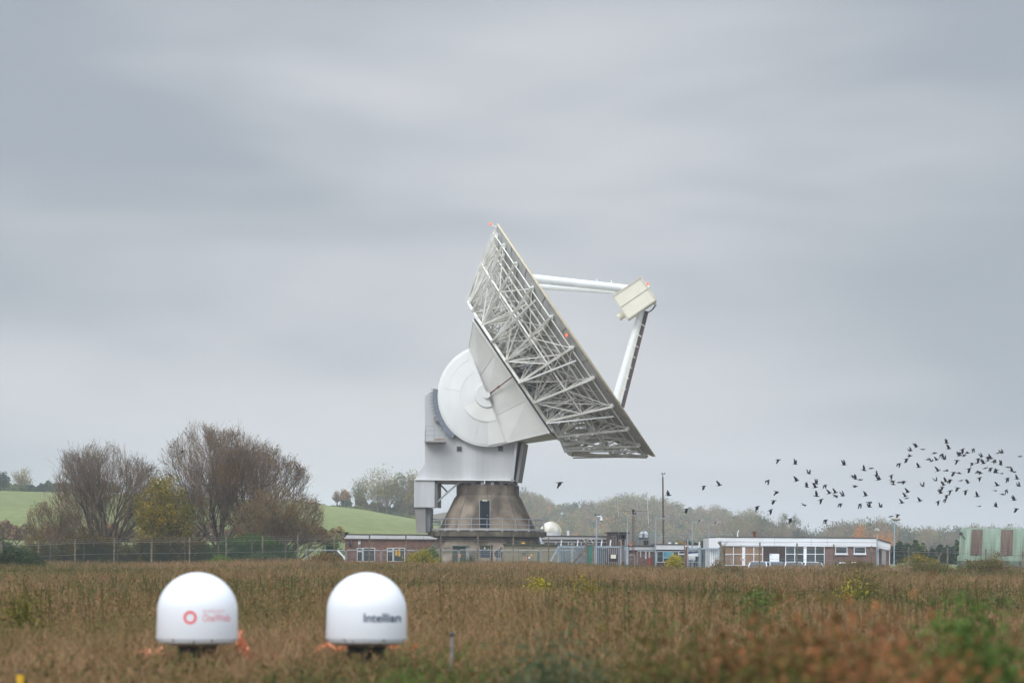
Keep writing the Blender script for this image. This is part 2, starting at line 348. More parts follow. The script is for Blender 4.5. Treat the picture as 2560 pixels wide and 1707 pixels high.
def sticks(A, B, w0, w1):
    d = B-A; s = np.cross(d, unit(len(A))); s /= np.linalg.norm(s, axis=1, keepdims=True)+1e-9
    return np.stack([A-s*w0, A+s*w0, B+s*w1, B-s*w1], axis=1)
def copy_tree(o, parent=None):
    c = o.copy(); COL.objects.link(c); c.parent = parent
    for ch in [x for x in o.children]: copy_tree(ch, c)
    return c

# ------------------------------------------------------------------ terrain
def patch(x, y, s, o_=0):
    return (np.sin(x*.9*s+o_+1.7*np.sin(y*.31*s+o_))+np.sin(y*.53*s+1.3*o_+1.2*np.sin(x*.47*s))+np.sin((x+y)*.37*s+2.1*o_))/3
def sstep(a, b, x): t = np.clip((x-a)/(b-a), 0, 1); return t*t*(3-2*t)
CREST = np.array([(-600, 1195), (0, 1226), (400, 1236), (745, 1254), (900, 1272), (1040, 1297), (1200, 1330), (1400, 1356), (1700, 1378), (3200, 1386)], float)
CREST2 = np.array([(-600, 1378), (700, 1378), (1000, 1300), (1250, 1255), (1350, 1278), (1450, 1290), (1600, 1282), (1700, 1290), (1800, 1310), (1900, 1345), (2000, 1372), (3200, 1388)], float)
def ground(x, y):
    x = np.asarray(x, float); y = np.asarray(y, float)
    z = (0.50*np.exp(-((x+2)/24)**2)-0.25)*sstep(90, 190, y)*(1-sstep(260, 330, y))
    z = z+0.05*np.sin(x*.31+y*.11)*sstep(20, 60, y)
    px = x/np.maximum(y, 1)*F+CX
    def lift(C, Y0, Y1):
        py = np.interp(px, C[:, 0], C[:, 1]); hz = CY+(px-CX)*math.tan(TH)
        h = H+(hz-py)/F*Y1
        t = np.clip((y-Y0)/(Y1-Y0), 0, 1)
        return h*(t*t*(3-2*t)*.45+t*.55)*(y > Y0)*(1-.5*sstep(Y1+20, Y1+500, y))
    z = np.maximum(z, lift(CREST, 340, 650)); z = np.maximum(z, lift(CREST2, 850, 1300))
    return z
def gz(x, y): return float(ground(x, y))
def build_ground():
    ys = np.concatenate([np.arange(-60, 0, 20), np.arange(0, 260, 4), np.arange(260, 1400, 12), np.arange(1400, 2700, 100)])
    ts = np.linspace(-1, 1, 181); vs = []; fld = []
    for y in ys:
        half = 60+0.62*max(y, 0) if y < 2000 else 60+.62*y
        xs = ts*half
        zz = ground(xs, np.full_like(xs, max(y, 1)))
        for x, z in zip(xs, zz): vs.append((x, y, z))
        fld += list(np.where((y > 240) & ((y < 800) | (xs < -60)), 1.0, 0.0)*np.ones(len(xs)))
    n = len(ts); fs = [(j*n+i, j*n+i+1, (j+1)*n+i+1, (j+1)*n+i) for j in range(len(ys)-1) for i in range(n-1)]
    me = bpy.data.meshes.new('ground'); me.from_pydata(vs, [], fs); a = me.attributes.new('field', 'FLOAT', 'POINT'); a.data.foreach_set('value', fld)
    me.polygons.foreach_set('use_smooth', [True]*len(fs)); me.materials.append(M['terrain'])
    o = bpy.data.objects.new('ground', me); COL.objects.link(o); tag(o, kind='structure', label='brown field rising to a green hillside pasture')
build_ground()

# ------------------------------------------------------------------ the big dish antenna
TY = 216.0
def D0(px, py): return P(px, py, TY)
O = D0(1441.5, 851)
AZ = R(5); RZ = Matrix.Rotation(-AZ, 3, 'Z')
U = RZ @ (D0(1441.5+582, 851-393)-O).normalized(); Vv = RZ @ (D0(1441.5-393, 851-582)-O).normalized(); Wd = RZ @ Vector((0, 1, 0))
def D(u, v, w): return O+U*u+Vv*v+Wd*w
tele = thing('dish_antenna', 'huge white steel dish antenna on a brown concrete pedestal, tilted up to the right', 'dish antenna', (P(1219, 1430, TY).x, TY, 0.3))
RR = 12.5; DEP = 4.3
def par(rho): return -DEP*(1-(rho/RR)**2)
def ring_pt(u, rho, phi): return D(u, rho*math.cos(phi), -rho*math.sin(phi))
def bowl(u_off, name, m, flip):
    b = mb(); n, k = 72, 14; vs = []; fs = []
    for j in range(k+1):
        rho = RR*j/k
        for i in range(n): vs.append(ring_pt(par(rho)+u_off, max(rho, .05), 2*math.pi*i/n))
    for j in range(k):
        for i in range(n):
            q = (j*n+i, j*n+(i+1) % n, (j+1)*n+(i+1) % n, (j+1)*n+i); fs.append(q if not flip else q[::-1])
    b.add(vs, fs); return b.build(name, m, tele, smooth=True)
bowl(0.0, 'reflector_face', 'refl', False)
# back of the panels: sheets between the ribs with thin joints
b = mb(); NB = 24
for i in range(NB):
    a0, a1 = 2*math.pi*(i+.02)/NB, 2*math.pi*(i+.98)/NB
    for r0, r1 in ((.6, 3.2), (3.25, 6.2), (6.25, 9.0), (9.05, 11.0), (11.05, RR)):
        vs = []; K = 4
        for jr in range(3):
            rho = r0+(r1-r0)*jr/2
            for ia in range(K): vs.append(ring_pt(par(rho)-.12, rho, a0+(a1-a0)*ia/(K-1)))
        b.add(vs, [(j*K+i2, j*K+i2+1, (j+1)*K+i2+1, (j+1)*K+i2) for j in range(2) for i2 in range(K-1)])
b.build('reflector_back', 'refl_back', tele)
b = mb()
for i in range(72):
    a0, a1 = 2*math.pi*i/72, 2*math.pi*(i+1)/72
    b.add([ring_pt(-.10, RR-.02, a0), ring_pt(-.10, RR-.02, a1), ring_pt(.05, RR+.03, a1), ring_pt(.05, RR+.03, a0)], [(0, 1, 2, 3)])
    b.add([ring_pt(.05, RR+.03, a0), ring_pt(.05, RR+.03, a1), ring_pt(.05, RR-.15, a1), ring_pt(.05, RR-.15, a0)], [(0, 1, 2, 3)])
b.build('rim', 'rim', tele)
UB = -6.05      # plane of the rear chords
def bk(rho):     # rear chord: flat, then rising straight to the rim
    return UB if rho <= 8.3 else UB+(rho-8.3)/(RR-.15-8.3)*(-UB-.45)
NODES = [3.0, 5.6, 8.3, 10.4, 12.2]
for i in range(NB):
    ph = 2*math.pi*(i+.5)/NB; b = mb()
    top = lambda r: ring_pt(par(r)-.32, r, ph)
    bot = lambda r: ring_pt(bk(r), r, ph)
    rs = [2.4]+NODES
    for r0, r1 in zip(rs, rs[1:]):
        b.bar(top(r0), top(r1), .13, .22); b.bar(bot(r0), bot(r1), .19, .19)
    for k, r in enumerate(NODES[:-1]): b.bar(top(r), bot(r), .10, .10)
    for k, (r0, r1) in enumerate(zip(rs, rs[1:])):
        if k % 2: b.bar(top(r0), bot(r1), .09, .09)
        else: b.bar(bot(r0), top(r1), .09, .09)
    mid = 4.3; b.bar(top(mid), bot(3.0), .07); b.bar(top(6.9), bot(8.3), .09); b.bar(top(9.4), bot(8.3), .07)
    b.bar(top(11.3), bot(10.4), .07)
    e = top(12.0); b.box(e-Vector((.16, .16, .16)), e+Vector((.16, .16, .16)))   # bracket at the rib end
    b.build('rib_truss', 'truss', tele)
for rho, back, w in ((12.05, False, .10), (11.2, False, .09), (10.4, False, .14), (9.4, False, .10), (8.3, False, .16), (6.9, False, .12), (5.6, False, .12), (3.0, False, .12),
                     (10.4, True, .13), (8.3, True, .22), (5.6, True, .15), (3.0, True, .15)):
    b = mb()
    for i in range(NB):
        p0, p1 = 2*math.pi*(i+.5)/NB, 2*math.pi*(i+1.5)/NB
        f = (lambda p: ring_pt(bk(rho), rho, p)) if back else (lambda p: ring_pt(par(rho)-.45, rho, p))
        b.bar(f(p0), f(p1), w)
    b.build('ring_beam', 'truss', tele)
b = mb()
for i in range(NB):
    p0, p1 = 2*math.pi*(i+.5)/NB, 2*math.pi*(i+1.5)/NB; pm = (p0+p1)/2
    tp = lambda r, p: ring_pt(par(r)-.4, r, p)
    bt = lambda r, p: ring_pt(bk(r), r, p)
    if i % 2: b.bar(bt(8.3, p0), tp(10.4, p1), .10); b.bar(bt(10.4, p1), bt(8.3, p0), .10); b.bar(bt(10.4, p0), tp(12.05, p1), .07)
    else: b.bar(bt(8.3, p1), tp(10.4, p0), .10); b.bar(bt(10.4, p0), bt(8.3, p1), .10); b.bar(bt(10.4, p1), tp(12.05, p0), .07)
    b.bar(bt(8.3, p0), tp(8.3, p1), .09); b.bar(bt(5.6, p1), bt(8.3, p0), .09)
    b.bar(bt(5.6, p0), tp(8.3, p1), .08); b.bar(tp(5.6, p0), bt(8.3, p1), .07); b.bar(bt(3.0, p0), tp(5.6, p1), .08)
for i in range(NB):
    p0, p1 = 2*math.pi*(i+.5)/NB, 2*math.pi*(i+1.5)/NB; pm = (p0+p1)/2
    mid = lambda r_, p: (tp(r_, p)+bt(r_, p))/2
    for r_ in (4.3, 6.9, 9.4): b.bar(mid(r_, p0), mid(r_, p1), .05); b.bar(mid(r_, p0), tp(r_+1.2, p1), .045); b.bar(mid(r_, p1), bt(r_+1.2, p0), .045)
    b.bar(tp(9.4, p0), tp(11.2, pm), .05); b.bar(tp(11.2, pm), tp(9.4, p1), .05); b.bar(bt(8.3, p0), tp(7.4, pm), .055); b.bar(bt(8.3, p1), tp(7.4, pm), .055)
b.build('cross_bracing', 'truss', tele)
# outer support beams that run straight from the rear ring to the rim brackets
for i in range(NB):
    ph = 2*math.pi*(i+.5)/NB; b = mb()
    if i % 2 == 0:
        b.bar(ring_pt(UB-.12, 8.5, ph), ring_pt(par(11.9)-.6, 12.0, ph+.09), .13)
        b.bar(ring_pt(UB-.1, 6.6, ph), ring_pt(par(8.3)-.5, 9.6, ph-.12), .14)
        b.build('support_beam', 'white', tele)
b = mb(); b.bar(ring_pt(UB-.15, 8.4, R(165)), ring_pt(-3.0, 8.9, R(150)), .42, .3); b.bar(ring_pt(UB-.1, 8.4, R(150)), ring_pt(-3.2, 9.0, R(166)), .3, .3)
b.bar(ring_pt(UB-.2, 8.6, R(158)), ring_pt(-4.9, 5.0, R(120)), .34, .34); b.build('heavy_brace', 'white', tele)
b = mb(); b.bar(ring_pt(UB+.1, 6.0, R(100)), ring_pt(-2.2, 8.8, R(96)), .09); b.bar(ring_pt(-3.2, 8.0, R(110)), ring_pt(-1.5, 9.2, R(118)), .08)
b.build('rusty_pipe', 'rust', tele)
b = mb(); vs = []; n = 20
for u in (UB-.1, -4.55):
    for i in range(n): vs.append(ring_pt(u, 2.6, 2*math.pi*i/n))
b.add(vs, [(i, (i+1) % n, n+(i+1) % n, n+i) for i in range(n)]+[tuple(range(n)), tuple(range(n, 2*n))[::-1]])
b.build('hub_drum', 'gear', tele, smooth=True)
b = mb()
for k in range(26):
    ph = rng.uniform(R(60), R(175)); r = rng.uniform(2.8, 6.8); u = rng.uniform(-5.8, -3.6)
    b.bar(ring_pt(u, r, ph), ring_pt(u+rng.uniform(-.4, .8), r+rng.uniform(.8, 2.6), ph+rng.uniform(-.4, .4)), rng.choice([.06, .09, .2]), rng.choice([.06, .12]))
b.build('walkway_and_pipework', 'gear', tele)
# cladding between the rear ring and the tilt wheel
HWD = 2.9; e1 = RZ @ (D0(1172, 872)-D0(1268, 1107)).normalized(); RW = 4.50
cen = P(1219, 988, TY-3.2)+Wd*3.2; c1 = cen+e1*RW; c2 = cen-e1*RW
cmid = (c1+c2)/2; hl = (c1-c2).length/2
NP = 16; outer = []; inner = []
for i in range(NP):
    ph = 2*math.pi*i/NP; s_, c_ = math.sin(ph), math.cos(ph); k = 1/max(abs(s_), abs(c_)); outer.append(ring_pt(UB-.35, 5.95*k, ph)); inner.append(cmid+e1*(hl*max(-1, min(1, c_*k)))+Wd*(-HWD*max(-1, min(1, s_*k))))
b = mb(); b.add(outer+inner, [(i, (i+1) % NP, NP+(i+1) % NP, NP+i) for i in range(NP)]+[tuple(range(NP))])
b.build('cone_cladding', 'clad2', tele)
b = mb()
for i in range(NP):
    for q, w in ((UB-.42, .14), (UB-.06, .24)): b.bar(outer[i]+U*(q-UB+.35), outer[(i+1) % NP]+U*(q-UB+.35), w)
b.build('ring_girder', 'white', tele)
b = mb()
for i in range(NP):
    b.bar(outer[i]+U*.11, outer[(i+1) % NP]+U*.11, .10)
b.build('girder_gap_shade', 'dark', tele)  # dark bars stand in for the shaded gap between the girder rings
b = mb()
for i in range(2, NP//2): b.bar(outer[i]-Wd*.02, inner[i]-Wd*.02, .04, .03)
b.bar(c1-Wd*(HWD+.03), c2-Wd*(HWD+.03), .12, .10)
for k in range(34):
    p = c1+(c2-c1)*((k+.5)/34)-Wd*(HWD+.10); b.box(p-Vector((.035, .03, .035)), p+Vector((.035, .03, .035)))
b.build('cladding_seam', 'clad', tele)
b = mb(); q0 = P(1221, 986, TY-3.2); q1 = P(1291, 934, TY-6.6)
b.tube(q0, q1, .06, .06); b.tube(q0+(q1-q0)*.33, q0+(q1-q0)*.38, .11, .11); b.build('drain_pipe', 'rust', tele)
# half wheel with slightly conical near and far faces
ex = e1; ez = e1.cross(Wd)
if ez.x > 0: ez = -ez        # towards the left: the round side
b = mb(); n = 44; vs = []
rings = [(.0, .58), (1.05, .58), (1.10, .44), (2.35, .30), (RW-.25, .0), (RW, -.08)]
def wp(r, t, w): return cen+ex*(r*math.cos(t))+ez*(r*math.sin(t))+Wd*w
for sgn in (-1, 1):
    base = []
    for r, h in rings:
        for i in range(n+1): base.append(wp(max(r, .01), math.pi*i/n, sgn*(HWD+h)))
    m = n+1; fs = []
    for k in range(len(rings)-1):
        for i in range(n):
            q = (k*m+i, k*m+i+1, (k+1)*m+i+1, (k+1)*m+i); fs.append(q if sgn < 0 else q[::-1])
    b.add(base, fs)
vs = []
for i in range(n+1): vs += [wp(RW, math.pi*i/n, -HWD+.08), wp(RW, math.pi*i/n, HWD-.08)]
b.add(vs, [(2*i, 2*i+1, 2*i+3, 2*i+2) for i in range(n)])
b.build('tilt_wheel', 'disc', tele)
b = mb()
def seam(r0, t0, r1, t1, k=10):
    for j in range(k):
        ra, rb = r0+(r1-r0)*j/k, r0+(r1-r0)*(j+1)/k; ta, tb = t0+(t1-t0)*j/k, t0+(t1-t0)*(j+1)/k
        def hh(r): return np.interp(r, [x[0] for x in rings], [x[1] for x in rings])
        b.bar(wp(ra, ta, -HWD-hh(ra)-.012), wp(rb, tb, -HWD-hh(rb)-.006), .025, .02)
for t in (R(58), R(140), R(28)): seam(2.4, t, RW-.1, t, 4)
seam(2.4, R(5), 2.4, R(175), 24); seam(1.1, R(5), 1.1, R(175), 14); seam(3.6, R(6), 3.6, R(60), 8)
b.build('wheel_seam', mat('seam_grey', (.73, .73, .71), .6), tele)
# darker facet sector of the wheel, below the bearing
b = mb()
fac = [(1.15, .43), (2.3, .32)]
for i in range(8):
    t0, t1 = R(95+i*10.4), R(95+(i+1)*10.4)
    b.add([wp(1.15, t0, -HWD-.46), wp(1.15, t1, -HWD-.46), wp(2.32, t1, -HWD-.36), wp(2.32, t0, -HWD-.36)], [(0, 1, 2, 3)])
b.add([wp(2.36, R(158), -HWD-.33), wp(2.36, R(178), -HWD-.33), wp(RW-.12, R(178), -HWD-.05), wp(RW-.12, R(158), -HWD-.05)], [(0, 1, 2, 3)])
b.build('wheel_facet', 'clad2', tele)
b = mb(); b.tube(cen-Wd*(HWD+.6), cen-Wd*(HWD+.8), .28, .28, 16); b.build('bearing_cap', 'white', tele, smooth=True)
# gear rack round the left of the wheel
b = mb(); gc = wp(0, 0, 0)
def ang(px, py):
    d = D0(px, py)-cen; return math.atan2(d.dot(ez), d.dot(ex))
ga, gb = ang(1083, 975), ang(1140, 1097)
for k in range(32):
    t = ga+(gb-ga)*(k+.5)/32
    p0 = wp(RW+.05, t-.014, 0); 
    for w in (-HWD-.02,):
        q = [wp(RW+.02, t-.017, w), wp(RW+.40, t-.017, w), wp(RW+.40, t+.017, w), wp(RW+.02, t+.017, w)]
        b.add(q+[v+Wd*.5 for v in q], [(0, 1, 2, 3), (7, 6, 5, 4), (0, 4, 5, 1), (1, 5, 6, 2), (2, 6, 7, 3), (3, 7, 4, 0)])
    if k % 2 == 0: b.bar(wp(RW+.36, t, -HWD), wp(RW+.62, t, -HWD), .05)
b.build('gear_rack', 'gear', tele)
MB.skew = math.tan(AZ)
# turning head (grey housing) with its flange, balcony, vents, box and legs
b = mb(); b.prism([(1062, 990), (1085, 974), (1100, 974), (1110, 1060), (1200, 1090), (1292, 1104), (1282, 1199), (1037, 1198), (1062, 1160)], TY-2.15, 4.9)
b.build('turning_head', 'grey', tele)
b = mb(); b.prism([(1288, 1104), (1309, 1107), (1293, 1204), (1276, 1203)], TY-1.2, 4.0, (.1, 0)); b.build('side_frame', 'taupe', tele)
b = mb(); b.prism([(1304, 1106), (1310, 1107), (1295, 1205), (1289, 1204)], TY-1.5, .3); b.prism([(1288, 1104), (1294, 1105), (1283, 1204), (1277, 1203)], TY-2.75, .3)
b.build('side_flange', 'grey', tele)
b = mb(); b.prism([(1298, 1106), (1302, 1107), (1287, 1203), (1284, 1203)], TY-1.4, .2); b.build('side_slot', 'dark', tele)
b = mb(); b.pbox(1036, 1198, 1286, 1200.5, TY-2.75, 5.5); b.build('bottom_flange', 'white', tele)
b = mb(); b.pbox(1040, 1201, 1283, 1207, TY-2.3, 4.6); b.build('underside_frame', 'taupe', tele)
b = mb(); c = P(1219, 1210, TY); b.lathe(c-Vector((0, 0, .15)), [(0.01, .35), (2.5, .35), (2.5, -.05), (.01, -.05)], 40); b.build('turntable_bearing', 'dark', tele)
b = mb()
for i in range(18):
    b = mb(); t = 2*math.pi*i/18; p = c+Vector((2.55*math.cos(t), 2.55*math.sin(t), 0)); b.box(p-Vector((.14, .1, .14)), p+Vector((.14, .1, .14)))
    b.build('bearing_pad', 'taupe', tele)
b = mb(); p = P(1211.5, 1205, TY-2.8); b.box(p-Vector((.04, .04, .16)), p+Vector((.04, .04, .16))); b.build('pointer', 'white', tele)
for px in (1148, 1251.5):
    b = mb(); b.pbox(px-6.5, 1115, px+6.5, 1127.5, TY-2.22, .1); v = b.build('vent', 'taupe', tele)
    b = mb()
    for k in range(5): b.pbox(px-5.5, 1116.5+k*2.1, px+5.5, 1117.6+k*2.1, TY-2.26, .05)
    b.build('louvre', 'dark', v)
b = mb(); b.pbox(1061, 1101, 1113, 1104.5, TY-3.3, 1.16); b.build('balcony_floor', 'strip', tele, label='balcony floor with a rust stain')
b = mb(); b.pbox(1085, 1095.5, 1110, 1100.8, TY-2.18, .03); b.build('rust_stain', mat('rust_streak', (.33, .25, .21), .8, .2, 3), tele)
b = mb()
for x0, x1, y in ((1062, 1113, 1076), (1062, 1113, 1088), (1064, 1085, 1065)):
    a0 = P(x0, y, TY-3.2); a1 = P(x1, y, TY-3.2); b.tube(a0, a1, .025)
for x, y in ((1062.5, 1076), (1085, 1065), (1112, 1076), (1064, 1065)): b.tube(P(x, y, TY-3.2), P(x, 1102, TY-3.2), .025)
b.build('balcony_rail', 'rail', tele)
b = mb(); q = P(1092, 1046, TY-2.5); b.tube(q, q+Wd*.4, .3, .3, 16); b.build('guide_roller', 'taupe', tele)
b = mb(); b.pbox(1035, 1201, 1087, 1268, TY-2.6, 3.2); b.build('cable_box', 'grey', tele, bevel=.03)
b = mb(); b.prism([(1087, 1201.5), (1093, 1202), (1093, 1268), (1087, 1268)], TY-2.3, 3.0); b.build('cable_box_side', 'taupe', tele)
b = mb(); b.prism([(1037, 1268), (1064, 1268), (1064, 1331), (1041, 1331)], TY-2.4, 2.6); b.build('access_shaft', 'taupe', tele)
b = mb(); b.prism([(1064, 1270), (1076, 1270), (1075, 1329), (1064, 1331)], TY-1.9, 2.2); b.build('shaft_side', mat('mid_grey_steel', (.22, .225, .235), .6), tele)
b = mb(); b.bar(P(1147, 1206, TY-2.2), P(1091, 1256, TY-2.0), .16); b.bar(P(1099, 1209, TY+1), P(1118, 1229, TY-1), .14); b.bar(P(1147, 1206, TY+2.2), P(1093, 1254, TY+1.5), .14)
b.build('head_strut', 'rail', tele)
MB.skew = 0.0
# feed box and its three legs
bc = D(6.34, .1, 0)
def obox(b, c, hu, hv, hw):
    vs = [c+U*(i*hu)+Vv*(j*hv)+Wd*(k*hw) for i in (-1, 1) for j in (-1, 1) for k in (-1, 1)]
    return b.add(vs, [(0, 1, 3, 2), (4, 6, 7, 5), (0, 4, 5, 1), (2, 3, 7, 6), (0, 2, 6, 4), (1, 5, 7, 3)])
b = mb(); obox(b, bc, 1.52, 1.22, 1.1); fb = b.build('feed_box', 'cream', tele, bevel=.03)
b = mb(); obox(b, bc-Wd*1.12, 1.5, .025, .02); b.build('feed_box_seam', 'strip', fb)
b = mb()
for i in (-1, 1):
    obox(b, bc-Wd*1.12+U*(i*1.5), .06, 1.24, .04); obox(b, bc-Wd*1.12+Vv*(i*1.2), 1.5, .06, .04)
b.build('feed_box_trim', mat('pale_taupe_trim', (.55, .50, .42), .6), fb)
b = mb(); q = bc-U*1.5-Vv*.55; b.tube(q, q-U*.62, .33, .33, 14); b.build('feed_horn', 'cream', fb, smooth=True)
b = mb(); b.tube(bc+U*1.5+Vv*.2, bc+U*1.72+Vv*.2, .14, .14, 10)
b.build('rear_cap', 'cream', fb)
for pts, r in (([P(1303, 693.7, TY-3.6), P(1568, 722, TY-1.0)], .40), ([P(1315, 712.5, TY+3.6), P(1536, 727.5, TY+1.0)], .34), ([P(1536, 1014, TY-.2), P(1606, 775, TY-.3)], .42)):
    b = mb(); b.tube(pts[0], pts[1], r, r*.86, 20); lg = b.build('feed_leg', 'disc', tele, smooth=True)
b = mb()
for t, sgn in ((.72, 1), (.86, 1)):
    b = mb(); p = P(1303, 693.7, TY-3.6).lerp(P(1568, 722, TY-1.0), t); b.bar(p, p+Vector((-.12, 0, .62)), .08); b.build('cable_bracket', 'white', tele)
for k in range(7):
    b = mb(); p = P(1536, 1014, TY-.5).lerp(P(1606, 775, TY-.5), .2+.11*k)+Vector((.1, -.35, 0)); b.bar(p, p+Vector((.42, 0, -.28)), .05); b.build('cable_bracket', 'white', tele)
b = mb(); b.bar(P(1556, 1018, TY-.6), P(1617, 778, TY-.6), .34, .25); b.build('cable_tray', 'dark', tele)
b = mb(); b.bar(P(1550, 1004, TY-.5), P(1610, 778, TY-.5), .14, .2); b.build('tray_ladder', 'cream', tele)
b = mb(); b.bar(P(1559.5, 1016, TY-.75), P(1620, 779, TY-.75), .05, .05); b.build('conduit', 'rust', tele)
b = mb()
for k in (0, 1):
    b.path([P(1616, 784, TY-.6), P(1630, 774+2*k, TY-.7), P(1637+k*3, 764, TY-.7), P(1634+5*k, 758, TY-.6)], .035)
b.build('hanging_cable', 'dark', tele)
for px, py, w in ((1226.5, 560, 0), (1619, 709.5, -.4), (1416, 838, -12.3)):
    b = mb(); q = P(px, py, TY+w); b.ball(q, .11, 10, 6, (1, 1, 1.3)); b.build('obstruction_lamp', 'lamp_red', tele)
b = mb(); b.tube(P(1227, 562, TY), P(1243, 570, TY), .04); b.tube(P(1243, 572, TY), P(1243, 558, TY), .03); b.tube(P(1619, 711, TY-.4), P(1613, 715, TY-.4), .03)
b.bar(P(1240, 566, TY), P(1250, 578, TY-.3), .15); b.build('lamp_bracket', 'truss', tele)
# pedestal
bx, by = P(1219, 1300, TY).x, TY
def zz(py): return P(1219, py, TY).z
pr = [(0.01, zz(1214)), (2.80, zz(1214)), (2.80, zz(1239)), (2.98, zz(1245)), (4.32, zz(1324)), (4.32, zz(1330))]
b = mb(); b.lathe((bx, by, 0), pr, 48); b.build('pedestal', 'conc', tele, smooth=True)
b = mb()
for t in (R(-50), R(-130), R(-90)):
    b = mb(); dr = Vector((math.cos(t), math.sin(t), 0)); last = None
    for r, z in pr[1:5]:
        q = Vector((bx, by, z))+dr*(r+.005)
        if last is not None and not (t == R(-90) and z < zz(1246)): b.bar(last, q, .045, .03)
        last = q
    b.build('concrete_joint', 'dark', tele)
b = mb(); t0 = math.asin(.45/4.3)
def cone_pt(px, py, off=0.03):
    z = zz(py); r = np.interp(-z, [-x[1] for x in pr[1:]], [x[0] for x in pr[1:]])+off; X = P(px, py, TY-r).x-bx
    return Vector((bx+X, by-math.sqrt(max(r*r-X*X, .01)), z))
for a, c_, m, off, nm in (((1198, 1251), (1226, 1321), 'taupe', .03, 'door_frame'), ((1199.5, 1252.5), (1224, 1320.5), 'door', .06, 'door')):
    b = mb(); q = [cone_pt(a[0], c_[1], off), cone_pt(c_[0], c_[1], off), cone_pt(c_[0], a[1], off), cone_pt(a[0], a[1], off)]
    b.add(q+[v+Vector((0, .3, 0)) for v in q], [(0, 1, 2, 3), (7, 6, 5, 4), (0, 4, 5, 1), (1, 5, 6, 2), (2, 6, 7, 3), (3, 7, 4, 0)])
    dd = b.build(nm, m, tele)
b = mb(); q = cone_pt(1220, 1289, .12); b.box(q-Vector((.1, .03, .02)), q+Vector((.02, .03, .02))); b.build('door_handle', 'rail', dd)
b = mb(); q = cone_pt(1212, 1252.5, .12); b.box(q-Vector((.2, .02, .07)), q+Vector((.2, .02, .07))); sg = b.build('exit_sign', 'exit', dd)
b = mb()
for k in (-.11, -.03, .06, .13): b.box(q+Vector((k-.02, -.03, -.04)), q+Vector((k+.018, -.022, .04)))
b.build('sign_marks', 'dgreen', sg)
def poly_ring(r, py, n=12): z = zz(py); return [Vector((bx+r*math.cos(2*math.pi*(i+.5)/n), by+r*math.sin(2*math.pi*(i+.5)/n), z)) for i in range(n)]
def slabr(b, r0, y0, r1, y1, n=12):
    a = poly_ring(r0, y0, n); c_ = poly_ring(r1, y1, n)
    b.add(a+c_, [(i, (i+1) % n, n+(i+1) % n, n+i) for i in range(n)]+[tuple(range(n))[::-1], tuple(range(n, 2*n))])
b = mb(); slabr(b, 5.45, 1340.5, 5.45, 1328.5); b.build('platform_slab', 'slab', tele)
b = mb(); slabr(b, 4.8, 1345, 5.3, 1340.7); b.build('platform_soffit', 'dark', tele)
b = mb(); slabr(b, 5.25, 1326.5, 5.25, 1321.5); b.build('walkway', 'strip', tele)
b = mb()
rg = poly_ring(5.2, 1324); zr = [zz(1298), zz(1312)]
for i in range(12):
    p, q = rg[i], rg[(i+1) % 12]
    for z in zr: b.tube((p.x, p.y, z), (q.x, q.y, z), .028)
    for t in (0, .5):
        m_ = p.lerp(q, t); b.tube(m_, (m_.x, m_.y, zr[0]), .025)
        b.box((m_.x-.1, m_.y-.1, zz(1329)), (m_.x+.1, m_.y+.1, zz(1325)))
b.build('platform_railing', 'rail', tele)
b = mb(); b.lathe((bx, by, 0), [(4.55, zz(1345)), (5.55, zz(1374)), (6.3, zz(1400)), (6.6, .2)], 12, rot=R(15)); b.build('plinth', 'conc', tele)
b = mb(); b.bar(P(1342, 1345, TY-1.5), P(1362, 1364, TY-2), .3, .2); b.bar(P(1350, 1344, TY-2.5), P(1356, 1362, TY-3), .2); b.build('plinth_ramp', 'rail', tele)

# ------------------------------------------------------------------ buildings
def window(par_, x0, y0, x1, y1, Y, glass='glass', fr=1.6, mulx=(), muly=(), name='window'):
    b = mb(); b.pbox(x0, y0, x1, y1, Y-.02, .06); w = b.build(name, glass, par_); b = mb()
    b.pbox(x0-fr, y0-fr, x1+fr, y0, Y-.07, .10); b.pbox(x0-fr, y1, x1+fr, y1+fr, Y-.07, .10)
    b.pbox(x0-fr, y0, x0, y1, Y-.07, .10); b.pbox(x1, y0, x1+fr, y1, Y-.07, .10)
    for m_ in mulx: b.pbox(m_-fr*.6, y0, m_+fr*.6, y1, Y-.067, .08)
    for m_ in muly: b.pbox(x0, m_-fr*.5, x1, m_+fr*.5, Y-.064, .08)
    b.build('frame', 'wframe', w); return w
def base(px, Y): return (P(px, 1430, Y).x, Y, gz(P(px, 1430, Y).x, Y))
def flat_building(name, label, x0, x1, yt, yf, Y, depth, wall, bottom=1440, fd=.25, cap=2.2):
    t = thing(name, label, 'building', base((x0+x1)/2, Y))
    b = mb(); b.pbox(x0+1.5, yf-2, x1-1.5, bottom, Y, depth); b.build('wall', wall, t)
    b = mb(); b.pbox(x0, yt+.2, x1, yf, Y-fd, depth+2*fd); b.build('fascia', 'pale', t)
    b = mb(); b.pbox(x0-.5, yt-cap, x1+.5, yt, Y-fd-.05, depth+2*fd+.1); b.build('roof', 'roof', t)
    return t
def joints(t, xs, y0, y1, Y, w=.5):
    b = mb()
    for x in xs: b.pbox(x-w/2, y0, x+w/2, y1, Y, .03)
    b.build('panel_joint', 'strip', t)
YL = 228
lb = flat_building('brick_building', 'long low red brick building with white fascia left of the pedestal', 861, 1140, 1337, 1346.5, YL, 12, 'brick')
joints(lb, (885, 967, 1059), 1337.5, 1346, YL-.27)
window(lb, 894, 1370.5, 905, 1376, YL); window(lb, 894, 1379, 905, 1402, YL, name='door_panel'); window(lb, 909, 1370, 936, 1402, YL, 'glass', mulx=(), muly=())
window(lb, 969, 1370.5, 981, 1376, YL); window(lb, 969, 1379, 981, 1402, YL, name='door_panel'); window(lb, 985, 1370, 1011, 1402, YL, 'glass')
